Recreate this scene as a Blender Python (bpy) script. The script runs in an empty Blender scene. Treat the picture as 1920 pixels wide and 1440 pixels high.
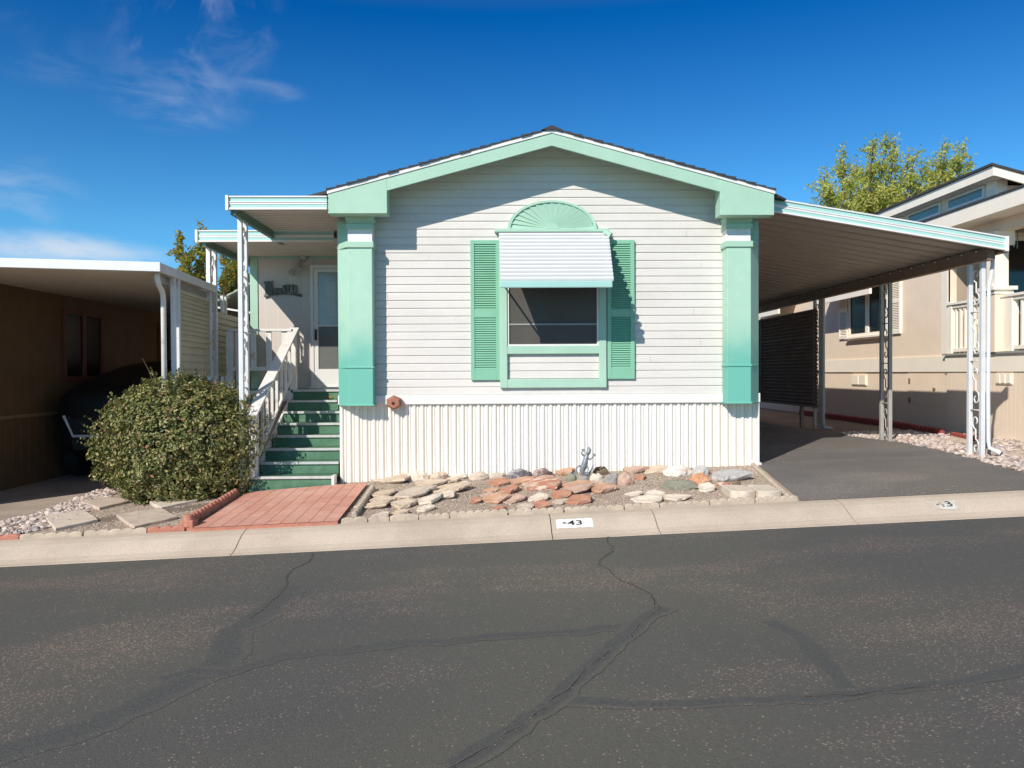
import bpy, bmesh, math, random
from mathutils import Vector, Matrix, noise
random.seed(7)
PI = math.pi
S = bpy.context.scene
COL = S.collection
# ------------------------------------------------------------------ camera
F = 1450.0
cam_d = bpy.data.cameras.new('camera'); cam = bpy.data.objects.new('camera', cam_d); COL.objects.link(cam)
cam_d.sensor_width = 36; cam_d.lens = 36*F/1920; cam_d.clip_end = 2000; cam_d.clip_start = .05
CAM = Vector((0, 0, 1.6))
RM = (Matrix.Rotation(-math.atan(30/F), 3, 'Z') @ Matrix.Rotation(PI/2 - math.atan(20/F), 3, 'X') @ Matrix.Rotation(math.radians(-.3), 3, 'Z'))
cam.matrix_world = Matrix.Translation(CAM) @ RM.to_4x4()
S.camera = cam
# ------------------------------------------------------------------ sun, sky
TO_SUN = Vector((-.67, -1, .80)).normalized()
sd = bpy.data.lights.new('sun', 'SUN'); sd.energy = 4.6; sd.angle = math.radians(.5); sd.color = (1, .93, .835)
so = bpy.data.objects.new('sun', sd); COL.objects.link(so); so.location = (-10, -14, 20)
so.rotation_euler = TO_SUN.to_track_quat('Z', 'Y').to_euler()
W = bpy.data.worlds.new('World'); S.world = W; W.use_nodes = True
nt = W.node_tree; N = nt.nodes; L = nt.links; N.clear()
sky = N.new('ShaderNodeTexSky'); sky.sky_type = 'NISHITA'; sky.sun_disc = False
sky.sun_elevation = math.asin(TO_SUN.z); sky.sun_rotation = math.atan2(TO_SUN.x, TO_SUN.y)
sky.altitude = 1600; sky.air_density = 1.0; sky.dust_density = .3; sky.ozone_density = 3.0
hs = N.new('ShaderNodeHueSaturation'); hs.inputs['Saturation'].default_value = 1.06; hs.inputs['Value'].default_value = 1.5
bg = N.new('ShaderNodeBackground'); bg.inputs[1].default_value = .10
wo = N.new('ShaderNodeOutputWorld')
tc = N.new('ShaderNodeTexCoord')
sx_ = N.new('ShaderNodeSeparateXYZ'); L.new(tc.outputs['Generated'], sx_.inputs[0])
tr_ = N.new('ShaderNodeValToRGB'); e_ = tr_.color_ramp.elements
e_[0].position = .17; e_[0].color = (.45, .80, .92, 1); e_[1].position = .42; e_[1].color = (.15, .44, .76, 1); k_ = e_.new(.64); k_.color = (1.22, .76, .60, 1)
L.new(sx_.outputs['Z'], tr_.inputs[0])
tm_ = N.new('ShaderNodeMix'); tm_.data_type = 'RGBA'; tm_.blend_type = 'MULTIPLY'; tm_.inputs['Factor'].default_value = 1
L.new(sky.outputs[0], tm_.inputs['A']); L.new(tr_.outputs[0], tm_.inputs['B'])
L.new(tm_.outputs['Result'], hs.inputs['Color'])
def cloud_patch(px, py, rad_deg, stretch, sc, thr, amt, seed):
    """a wisp of cloud round the sky direction seen at photo pixel px,py"""
    d = (RM @ Vector(((px-960)/F, -(py-720)/F, -1))).normalized()
    dot = N.new('ShaderNodeVectorMath'); dot.operation = 'DISTANCE'; dot.inputs[1].default_value = (d.x*stretch[0], d.y*stretch[1], d.z*stretch[2])
    mul = N.new('ShaderNodeVectorMath'); mul.operation = 'MULTIPLY'; mul.inputs[1].default_value = stretch
    L.new(tc.outputs['Generated'], mul.inputs[0]); L.new(mul.outputs[0], dot.inputs[0])
    r = math.radians(rad_deg)
    mr = N.new('ShaderNodeMapRange'); mr.interpolation_type = 'SMOOTHSTEP'
    mr.inputs[1].default_value = r; mr.inputs[2].default_value = r*.1; mr.inputs[3].default_value = 0; mr.inputs[4].default_value = 1
    L.new(dot.outputs['Value'], mr.inputs[0])
    mp = N.new('ShaderNodeMapping'); mp.inputs['Scale'].default_value = sc; mp.inputs['Location'].default_value = (seed, seed*.3, 0)
    mp.inputs['Rotation'].default_value = (0, math.radians(25), 0)
    L.new(tc.outputs['Generated'], mp.inputs[0])
    no = N.new('ShaderNodeTexNoise'); no.inputs['Scale'].default_value = 1; no.inputs['Detail'].default_value = 9
    no.inputs['Roughness'].default_value = .58; no.inputs['Distortion'].default_value = .6
    L.new(mp.outputs[0], no.inputs['Vector'])
    m2 = N.new('ShaderNodeMapRange'); m2.interpolation_type = 'SMOOTHSTEP'
    m2.inputs[1].default_value = thr; m2.inputs[2].default_value = thr+.3; m2.inputs[3].default_value = 0; m2.inputs[4].default_value = amt
    L.new(no.outputs[0], m2.inputs[0])
    m3 = N.new('ShaderNodeMath'); m3.operation = 'MULTIPLY'
    L.new(mr.outputs[0], m3.inputs[0]); L.new(m2.outputs[0], m3.inputs[1])
    return m3.outputs[0]
prev = hs.outputs[0]
for a in [(370, 50, 6.5, (1, 1, 1), (13, 13, 9), .42, .34, 2.0), (330, 185, 5.5, (1, 1, 2.2), (8, 8, 30), .42, .36, 5.0),
          (120, 468, 8.0, (1, 1, 5.5), (7, 7, 32), .32, .72, 9.0), (490, 170, 3.5, (1, 1, 4), (7, 7, 30), .38, .3, 12.),
          (60, 90, 7, (1, 1, 3), (6, 6, 20), .44, .12, 17.), (20, 360, 5, (1, 1, 1.5), (9, 9, 20), .42, .25, 21.)]:
    fac = cloud_patch(*a)
    mx = N.new('ShaderNodeMix'); mx.data_type = 'RGBA'; mx.inputs['B'].default_value = (7.2, 7.6, 8.2, 1)
    L.new(fac, mx.inputs['Factor']); L.new(prev, mx.inputs['A']); prev = mx.outputs['Result']
L.new(prev, bg.inputs[0]); L.new(bg.outputs[0], wo.inputs[0])
S.view_settings.view_transform = 'Standard'; S.view_settings.look = 'None'; S.view_settings.gamma = 1; S.view_settings.exposure = .09
S.cycles.max_bounces = 6
# ------------------------------------------------------------------ photo pixel -> point on a real plane of the place
def ray(px, py): return RM @ Vector(((px-960)/F, -(py-720)/F, -1))
def PY(px, py, Y):
    d = ray(px, py); return CAM + d*((Y-CAM.y)/d.y)
def PX(px, py, X):
    d = ray(px, py); return CAM + d*((X-CAM.x)/d.x)
# ------------------------------------------------------------------ terrain
def clampf(v, a, b): return max(a, min(b, v))
def gx(X): return .04*clampf(X, -14, 14)
YK0, YK1 = 7.30, 7.82
def zb(X):
    if X >= 3.4: return .389+.02*(min(X, 8)-3.4)
    if X >= -2: return .27+.035*X
    if X >= -6: return .20-(-2-X)/4*.32
    return -.12
def g(X, Y):
    if Y <= YK0: return gx(X)
    if Y < YK1: return gx(X)+.15*(Y-YK0)/(YK1-YK0)
    t = clampf((Y-YK1)/2.18, 0, 1)
    return (gx(X)+.15)*(1-t)+zb(X)*t
def PG(px, py):
    d = ray(px, py); t = 3.0
    for i in range(4000):
        p = CAM+d*t
        if p.z <= g(p.x, p.y): break
        t += .01
    return CAM+d*t
# ------------------------------------------------------------------ materials
def nn(nt, t, **k):
    n = nt.nodes.new(t)
    for a, b in k.items(): setattr(n, a, b)
    return n
def mat(name, col, rough=.6, var=.12, vs=6., col2=None, thr=(.45, .6), bump=0., bs=40., metal=0., spec=.5, stretch=(1, 1, 1), fine=0., fs=150., coord='Object'):
    m = bpy.data.materials.new(name); m.use_nodes = True; nt = m.node_tree; b = nt.nodes['Principled BSDF']; L = nt.links
    tc = nn(nt, 'ShaderNodeTexCoord'); mp = nn(nt, 'ShaderNodeMapping'); mp.inputs['Scale'].default_value = stretch
    L.new(tc.outputs[coord], mp.inputs[0])
    no = nn(nt, 'ShaderNodeTexNoise'); no.inputs['Scale'].default_value = vs; no.inputs['Detail'].default_value = 6; no.inputs['Roughness'].default_value = .6
    L.new(mp.outputs[0], no.inputs['Vector'])
    mr = nn(nt, 'ShaderNodeMapRange'); mr.inputs[1].default_value = .25; mr.inputs[2].default_value = .75
    mr.inputs[3].default_value = 1-var; mr.inputs[4].default_value = 1+var
    L.new(no.outputs[0], mr.inputs[0])
    c = nn(nt, 'ShaderNodeMix', data_type='RGBA', blend_type='MULTIPLY'); c.inputs['Factor'].default_value = 1
    c.inputs['A'].default_value = (*col, 1); L.new(mr.outputs[0], c.inputs['B'])
    out = c.outputs['Result']
    if col2:
        n2 = nn(nt, 'ShaderNodeTexNoise'); n2.inputs['Scale'].default_value = vs*.6; n2.inputs['Detail'].default_value = 8; n2.inputs['Roughness'].default_value = .65
        L.new(mp.outputs[0], n2.inputs['Vector'])
        r2 = nn(nt, 'ShaderNodeMapRange'); r2.inputs[1].default_value = thr[0]; r2.inputs[2].default_value = thr[1]
        L.new(n2.outputs[0], r2.inputs[0])
        c2 = nn(nt, 'ShaderNodeMix', data_type='RGBA'); c2.inputs['B'].default_value = (*col2, 1)
        L.new(r2.outputs[0], c2.inputs['Factor']); L.new(out, c2.inputs['A']); out = c2.outputs['Result']
    if fine:
        n3 = nn(nt, 'ShaderNodeTexNoise'); n3.inputs['Scale'].default_value = fs; n3.inputs['Detail'].default_value = 3
        L.new(tc.outputs[coord], n3.inputs['Vector'])
        r3 = nn(nt, 'ShaderNodeMapRange'); r3.inputs[1].default_value = .3; r3.inputs[2].default_value = .7; r3.inputs[3].default_value = 1-fine; r3.inputs[4].default_value = 1+fine
        L.new(n3.outputs[0], r3.inputs[0])
        c3 = nn(nt, 'ShaderNodeMix', data_type='RGBA', blend_type='MULTIPLY'); c3.inputs['Factor'].default_value = 1
        L.new(out, c3.inputs['A']); L.new(r3.outputs[0], c3.inputs['B']); out = c3.outputs['Result']
    L.new(out, b.inputs['Base Color'])
    b.inputs['Roughness'].default_value = rough; b.inputs['Metallic'].default_value = metal; b.inputs['Specular IOR Level'].default_value = spec
    if bump:
        nb = nn(nt, 'ShaderNodeTexNoise'); nb.inputs['Scale'].default_value = bs; nb.inputs['Detail'].default_value = 5
        L.new(mp.outputs[0], nb.inputs['Vector'])
        bp = nn(nt, 'ShaderNodeBump'); bp.inputs['Strength'].default_value = bump; bp.inputs['Distance'].default_value = .01
        L.new(nb.outputs[0], bp.inputs['Height']); L.new(bp.outputs[0], b.inputs['Normal'])
    return m
def out_of(m): return m.node_tree.nodes['Principled BSDF'].inputs['Base Color'].links[0].from_socket
M = {}
M['siding'] = mat('siding_vinyl', (.67, .64, .60), .55, .05, 1.3, col2=(.59, .56, .515), thr=(.5, .85), bump=.12, bs=9, stretch=(1, 1, 3), fine=.03, fs=60)
M['skirt'] = mat('skirting_vinyl', (.85, .81, .73), .5, .04, 2., col2=(.72, .63, .51), thr=(.60, .9), stretch=(1, 1, .35))
M['white'] = mat('white_paint', (.78, .77, .74), .45, .06, 5., bump=.06)
M['oldwhite'] = mat('worn_white_paint', (.72, .70, .66), .55, .10, 7., col2=(.42, .36, .30), thr=(.62, .72), bump=.15)
M['mint'] = mat('mint_paint', (.385, .60, .47), .55, .06, 3., col2=(.34, .55, .42), thr=(.45, .75), bump=.1, bs=20, fine=.03)
M['shut'] = mat('mint_shutter_plastic', (.225, .50, .345), .5, .05, 4., fine=.02)
M['mint2'] = mat('pale_mint_metal', (.38, .64, .59), .35, .05, 2.)
M['awnw'] = mat('awning_white_metal', (.72, .72, .72), .4, .03, 4.)
M['green'] = mat('dark_green_paint', (.07, .175, .10), .6, .25, 8., col2=(.13, .24, .165), thr=(.5, .75), bump=.2)
M['nosing'] = mat('worn_step_edge', (.50, .52, .50), .6, .15, 12., col2=(.30, .33, .30), thr=(.55, .7))
M['cream'] = mat('cream_metal_panel', (.52, .48, .36), .6, .08, 3.)
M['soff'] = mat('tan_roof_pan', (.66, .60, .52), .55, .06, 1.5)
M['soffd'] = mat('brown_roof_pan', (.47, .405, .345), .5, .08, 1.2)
M['beam'] = mat('green_beam', (.12, .22, .17), .6, .1, 4.)
M['brown'] = mat('dark_brown_metal', (.24, .155, .11), .6, .15, 3.)
M['shingle'] = mat('asphalt_shingle', (.05, .05, .055), .9, .3, 14., bump=.4, bs=90, fine=.3)
M['redwood'] = mat('red_brown_trim', (.16, .05, .035), .6, .15, 5.)
M['black'] = mat('black_gap', (.012, .012, .012), .7, .1)
M['iron'] = mat('white_iron', (.70, .71, .72), .4, .08, 9., col2=(.35, .33, .31), thr=(.66, .75))
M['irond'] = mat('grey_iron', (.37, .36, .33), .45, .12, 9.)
M['chrome'] = mat('chrome', (.7, .7, .7), .15, .02, metal=1)
M['carp'] = mat('black_car_paint', (.012, .012, .014), .35, .02, spec=.35)
M['tyre'] = mat('tyre_rubber', (.02, .02, .02), .9, .1)
M['door'] = mat('door_white', (.70, .69, .67), .45, .04, 3.)
M['beige'] = mat('beige_panel_siding', (.86, .71, .55), .7, .05, 2., bump=.1, fine=.04, fs=80)
M['porchwall'] = mat('pinkish_beige_siding', (.56, .50, .45), .7, .05, 2., fine=.03, fs=80)
M['btrim'] = mat('cream_trim', (.93, .86, .73), .6, .04, 3.)
M['tanwall'] = mat('tan_wood_siding', (.30, .20, .12), .75, .12, 3., stretch=(3, 3, .5), bump=.15)
M['terra'] = mat('terracotta_box', (.36, .15, .10), .8, .2, 12., bump=.3)
M['lamp'] = mat('grey_lamp_housing', (.45, .43, .42), .4, .1, 6.)
M['plaque'] = mat('weathered_green_grey_wood', (.12, .13, .11), .8, .35, 20., col2=(.30, .27, .24), thr=(.5, .65))
M['gecko'] = mat('blue_grey_cast_metal', (.24, .28, .31), .45, .15, 30., metal=.25, bump=.15)
def glassm(name, col, rough=.06, spec=.8):
    m = mat(name, col, rough, .05, 3., spec=spec); return m
M['glass'] = glassm('dark_window_glass', (.012, .013, .014))
M['screen'] = mat('window_screen', (.092, .087, .078), .45, .08, 3., fine=.1, fs=400, spec=.15)
M['glassd'] = glassm('dim_window_glass', (.014, .015, .016), .25, .15)
M['bglass'] = glassm('pale_teal_window_glass', (.16, .28, .28), .1)
def grooved(name, col, period, axis='X', depth=.6, var=.05):
    """panel siding with vertical grooves"""
    m = mat(name, col, .7, var, 2.5, fine=.04, fs=90); nt = m.node_tree; L = nt.links; b = nt.nodes['Principled BSDF']
    tc = nn(nt, 'ShaderNodeTexCoord'); sp = nn(nt, 'ShaderNodeSeparateXYZ'); L.new(tc.outputs['Object'], sp.inputs[0])
    dv = nn(nt, 'ShaderNodeMath', operation='DIVIDE'); dv.inputs[1].default_value = period; L.new(sp.outputs[axis], dv.inputs[0])
    fr = nn(nt, 'ShaderNodeMath', operation='FRACT'); L.new(dv.outputs[0], fr.inputs[0])
    lt = nn(nt, 'ShaderNodeMapRange'); lt.inputs[1].default_value = .03; lt.inputs[2].default_value = .09; L.new(fr.outputs[0], lt.inputs[0])
    bp = nn(nt, 'ShaderNodeBump'); bp.inputs['Strength'].default_value = depth; bp.inputs['Distance'].default_value = .008
    L.new(lt.outputs[0], bp.inputs['Height']); L.new(bp.outputs[0], b.inputs['Normal'])
    return m
M['pwall'] = grooved('porch_panel_siding', (.60, .54, .49), .203, 'X')
M['nwall'] = grooved('neighbour_panel_siding', (.86, .715, .56), .102, 'Y', .5)
M['nskirt'] = grooved('neighbour_skirt_panel', (.87, .725, .565), .102, 'Y', .5)
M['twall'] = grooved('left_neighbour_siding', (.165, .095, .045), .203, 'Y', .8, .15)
# columns: the paint has worn pale on top and kept its teal at the foot
def colmat():
    m = mat('column_paint', (.40, .63, .495), .5, .06, 5., col2=(.37, .60, .47), thr=(.5, .8), fine=.04, bump=.12, bs=30); nt = m.node_tree; L = nt.links
    src = out_of(m)
    geo = nn(nt, 'ShaderNodeTexCoord'); sp = nn(nt, 'ShaderNodeSeparateXYZ'); L.new(geo.outputs['Object'], sp.inputs[0])
    no = nn(nt, 'ShaderNodeTexNoise'); no.inputs['Scale'].default_value = 3.; no.inputs['Detail'].default_value = 5; L.new(geo.outputs['Object'], no.inputs['Vector'])
    ad = nn(nt, 'ShaderNodeMath', operation='MULTIPLY_ADD'); ad.inputs[1].default_value = .7; L.new(no.outputs[0], ad.inputs[0]); L.new(sp.outputs['Z'], ad.inputs[2])
    mr = nn(nt, 'ShaderNodeMapRange', interpolation_type='SMOOTHSTEP'); mr.inputs[1].default_value = 2.75; mr.inputs[2].default_value = 1.95; L.new(ad.outputs[0], mr.inputs[0])
    mx = nn(nt, 'ShaderNodeMix', data_type='RGBA'); mx.inputs['B'].default_value = (.15, .47, .375, 1)
    L.new(mr.outputs[0], mx.inputs['Factor']); L.new(src, mx.inputs['A']); L.new(mx.outputs['Result'], nt.nodes['Principled BSDF'].inputs['Base Color'])
    return m
M['column'] = colmat()
def leafmat(name, stops, trans=.25, rough=.45):
    m = bpy.data.materials.new(name); m.use_nodes = True; nt = m.node_tree; b = nt.nodes['Principled BSDF']; L = nt.links
    ge = nn(nt, 'ShaderNodeNewGeometry'); cr = nn(nt, 'ShaderNodeValToRGB')
    el = cr.color_ramp.elements
    while len(el) < len(stops): el.new(.5)
    for e, (p, c) in zip(el, stops): e.position = p; e.color = (*c, 1)
    L.new(ge.outputs['Random Per Island'], cr.inputs[0]); L.new(cr.outputs[0], b.inputs['Base Color'])
    b.inputs['Roughness'].default_value = rough
    tr = nn(nt, 'ShaderNodeBsdfTranslucent'); L.new(cr.outputs[0], tr.inputs[0])
    mx = nn(nt, 'ShaderNodeMixShader'); mx.inputs[0].default_value = trans
    L.new(b.outputs[0], mx.inputs[1]); L.new(tr.outputs[0], mx.inputs[2]); L.new(mx.outputs[0], nt.nodes['Material Output'].inputs[0])
    return m
M['bush'] = leafmat('shrub_leaf', [(0, (.075, .10, .026)), (.35, (.155, .18, .048)), (.62, (.27, .27, .085)), (.84, (.42, .39, .16)), (.96, (.33, .25, .11)), (1, (.36, .14, .06))], .22)
M['leafr'] = leafmat('yellow_green_leaf', [(0, (.30, .38, .06)), (.4, (.50, .56, .11)), (.75, (.66, .65, .17)), (1, (.72, .64, .26))], .5)
M['leafl'] = leafmat('autumn_green_leaf', [(0, (.14, .19, .03)), (.4, (.30, .32, .04)), (.75, (.52, .42, .06)), (1, (.50, .28, .07))], .5)
M['bark'] = mat('bark', (.09, .065, .05), .9, .3, 12., bump=.4)
M['twig'] = mat('twig', (.14, .09, .06), .9, .2, 12.)
def stonecol(name, stops, rough=.8, bump=.25, scale=1.):
    """small stones, each of its own tint"""
    m = bpy.data.materials.new(name); m.use_nodes = True; nt = m.node_tree; b = nt.nodes['Principled BSDF']; L = nt.links
    ge = nn(nt, 'ShaderNodeNewGeometry'); cr = nn(nt, 'ShaderNodeValToRGB'); el = cr.color_ramp.elements
    while len(el) < len(stops): el.new(.5)
    for e, (p, c) in zip(el, stops): e.position = p; e.color = (*c, 1)
    L.new(ge.outputs['Random Per Island'], cr.inputs[0]); L.new(cr.outputs[0], b.inputs['Base Color']); b.inputs['Roughness'].default_value = rough
    return m
M['peb'] = stonecol('river_pebble', [(0, (.22, .16, .13)), (.2, (.42, .33, .28)), (.5, (.58, .47, .40)), (.8, (.66, .58, .52)), (.95, (.30, .28, .29)), (1, (.20, .17, .17))])
M['grit'] = stonecol('pea_gravel', [(0, (.20, .15, .11)), (.3, (.38, .29, .22)), (.7, (.54, .44, .35)), (1, (.62, .54, .46))])
# ground surfaces
def gravelmat(name, dark, light, sc):
    m = bpy.data.materials.new(name); m.use_nodes = True; nt = m.node_tree; b = nt.nodes['Principled BSDF']; L = nt.links
    tc = nn(nt, 'ShaderNodeTexCoord'); v = nn(nt, 'ShaderNodeTexVoronoi'); v.inputs['Scale'].default_value = sc; L.new(tc.outputs['Object'], v.inputs['Vector'])
    sp = nn(nt, 'ShaderNodeSeparateColor'); L.new(v.outputs['Color'], sp.inputs[0])
    cr = nn(nt, 'ShaderNodeValToRGB'); cr.color_ramp.elements[0].color = (*dark, 1); cr.color_ramp.elements[1].color = (*light, 1)
    L.new(sp.outputs[0], cr.inputs[0])
    no = nn(nt, 'ShaderNodeTexNoise'); no.inputs['Scale'].default_value = 1.6; no.inputs['Detail'].default_value = 5; L.new(tc.outputs['Object'], no.inputs['Vector'])
    mr = nn(nt, 'ShaderNodeMapRange'); mr.inputs[1].default_value = .3; mr.inputs[2].default_value = .7; mr.inputs[3].default_value = .8; mr.inputs[4].default_value = 1.15; L.new(no.outputs[0], mr.inputs[0])
    c = nn(nt, 'ShaderNodeMix', data_type='RGBA', blend_type='MULTIPLY'); c.inputs['Factor'].default_value = 1; L.new(cr.outputs[0], c.inputs['A']); L.new(mr.outputs[0], c.inputs['B'])
    L.new(c.outputs['Result'], b.inputs['Base Color']); b.inputs['Roughness'].default_value = .95
    bp = nn(nt, 'ShaderNodeBump'); bp.invert = True; bp.inputs['Strength'].default_value = .9; bp.inputs['Distance'].default_value = .8/sc
    L.new(v.outputs['Distance'], bp.inputs['Height']); L.new(bp.outputs[0], b.inputs['Normal'])
    return m
M['yard'] = gravelmat('yard_gravel', (.27, .205, .155), (.60, .49, .39), 90)
M['lane'] = gravelmat('tan_drive_surface', (.37, .30, .235), (.54, .45, .36), 160)
M['dirt'] = gravelmat('dirt', (.16, .12, .09), (.28, .22, .17), 60)
def asphalt(name, base, patch, speck, seed, pthr):
    m = bpy.data.materials.new(name); m.use_nodes = True; nt = m.node_tree; b = nt.nodes['Principled BSDF']; L = nt.links
    tc = nn(nt, 'ShaderNodeTexCoord'); mp = nn(nt, 'ShaderNodeMapping'); mp.inputs['Location'].default_value = (seed, seed, 0); L.new(tc.outputs['Object'], mp.inputs[0])
    mq = nn(nt, 'ShaderNodeMapping'); mq.inputs['Scale'].default_value = (.45, 1.0, 1); L.new(mp.outputs[0], mq.inputs[0])
    n1 = nn(nt, 'ShaderNodeTexNoise'); n1.inputs['Scale'].default_value = .95; n1.inputs['Detail'].default_value = 6; n1.inputs['Roughness'].default_value = .6; L.new(mq.outputs[0], n1.inputs['Vector'])
    r1 = nn(nt, 'ShaderNodeMapRange', interpolation_type='SMOOTHSTEP'); r1.inputs[1].default_value = pthr; r1.inputs[2].default_value = pthr+.20; L.new(n1.outputs[0], r1.inputs[0])
    # worn patch mask shows bare aggregate
    v = nn(nt, 'ShaderNodeTexVoronoi'); v.inputs['Scale'].default_value = 115; L.new(mp.outputs[0], v.inputs['Vector'])
    sc = nn(nt, 'ShaderNodeSeparateColor'); L.new(v.outputs['Color'], sc.inputs[0])
    # threshold falls where the patch is worn
    th = nn(nt, 'ShaderNodeMapRange'); th.inputs[3].default_value = .985; th.inputs[4].default_value = .78; L.new(r1.outputs[0], th.inputs[0])
    gt = nn(nt, 'ShaderNodeMath', operation='GREATER_THAN'); L.new(sc.outputs[0], gt.inputs[0]); L.new(th.outputs[0], gt.inputs[1])
    nf = nn(nt, 'ShaderNodeTexNoise'); nf.inputs['Scale'].default_value = 60; nf.inputs['Detail'].default_value = 6; nf.inputs['Roughness'].default_value = .8; L.new(mp.outputs[0], nf.inputs['Vector'])
    rf = nn(nt, 'ShaderNodeMapRange'); rf.inputs[1].default_value = .25; rf.inputs[2].default_value = .75; rf.inputs[3].default_value = .74; rf.inputs[4].default_value = 1.26; L.new(nf.outputs[0], rf.inputs[0])
    c1 = nn(nt, 'ShaderNodeMix', data_type='RGBA'); c1.inputs['A'].default_value = (*base, 1); c1.inputs['B'].default_value = (*patch, 1); L.new(r1.outputs[0], c1.inputs['Factor'])
    c2 = nn(nt, 'ShaderNodeMix', data_type='RGBA', blend_type='MULTIPLY'); c2.inputs['Factor'].default_value = 1; L.new(c1.outputs['Result'], c2.inputs['A']); L.new(rf.outputs[0], c2.inputs['B'])
    c3 = nn(nt, 'ShaderNodeMix', data_type='RGBA'); L.new(c2.outputs['Result'], c3.inputs['A'])
    cr = nn(nt, 'ShaderNodeValToRGB'); cr.color_ramp.elements[0].color = (speck[0]*.5, speck[1]*.45, speck[2]*.42, 1); cr.color_ramp.elements[1].color = (*speck, 1)
    L.new(sc.outputs[1], cr.inputs[0]); L.new(cr.outputs[0], c3.inputs['B'])
    m5 = nn(nt, 'ShaderNodeMath', operation='MULTIPLY'); m5.inputs[1].default_value = .62; L.new(gt.outputs[0], m5.inputs[0]); L.new(m5.outputs[0], c3.inputs['Factor'])
    # broad tone drift
    n4 = nn(nt, 'ShaderNodeTexNoise'); n4.inputs['Scale'].default_value = .35; n4.inputs['Detail'].default_value = 3; L.new(mp.outputs[0], n4.inputs['Vector'])
    c4 = nn(nt, 'ShaderNodeMix', data_type='RGBA', blend_type='MULTIPLY'); c4.inputs['Factor'].default_value = 1; L.new(c3.outputs['Result'], c4.inputs['A'])
    cr4 = nn(nt, 'ShaderNodeValToRGB'); cr4.color_ramp.elements[0].position = .35; cr4.color_ramp.elements[0].color = (.86, .88, .93, 1); cr4.color_ramp.elements[1].position = .65; cr4.color_ramp.elements[1].color = (1.08, 1.07, .98, 1)
    L.new(n4.outputs[0], cr4.inputs[0]); L.new(cr4.outputs[0], c4.inputs['B'])
    L.new(c4.outputs['Result'], b.inputs['Base Color']); b.inputs['Roughness'].default_value = .85; b.inputs['Specular IOR Level'].default_value = .3
    bp = nn(nt, 'ShaderNodeBump'); bp.inputs['Strength'].default_value = .45; bp.inputs['Distance'].default_value = .004
    ad = nn(nt, 'ShaderNodeMath', operation='SUBTRACT'); L.new(nf.outputs[0], ad.inputs[0]); L.new(v.outputs['Distance'], ad.inputs[1])
    L.new(ad.outputs[0], bp.inputs['Height']); L.new(bp.outputs[0], b.inputs['Normal'])
    return m
ROADARGS = ((.103, .102, .093), (.118, .105, .096), (.40, .335, .28), 3.3, .46)
M['road'] = asphalt('road_asphalt', *ROADARGS)
M['drive'] = asphalt('driveway_asphalt', (.158, .147, .139), (.185, .171, .162), (.42, .38, .35), 11.2, .42)
M['kerb'] = mat('kerb_concrete', (.55, .46, .365), .85, .10, 1.5, col2=(.43, .35, .27), thr=(.46, .75), bump=.3, bs=60, fine=.18, fs=120)
M['conc'] = mat('grey_edging_concrete', (.48, .40, .31), .9, .22, 9., bump=.4, bs=60, fine=.15)
M['redc'] = mat('red_edging_concrete', (.46, .19, .13), .9, .15, 9., bump=.4, bs=60, fine=.12)
M['redb'] = mat('red_border_brick', (.30, .06, .05), .9, .15, 9., bump=.3)
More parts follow.
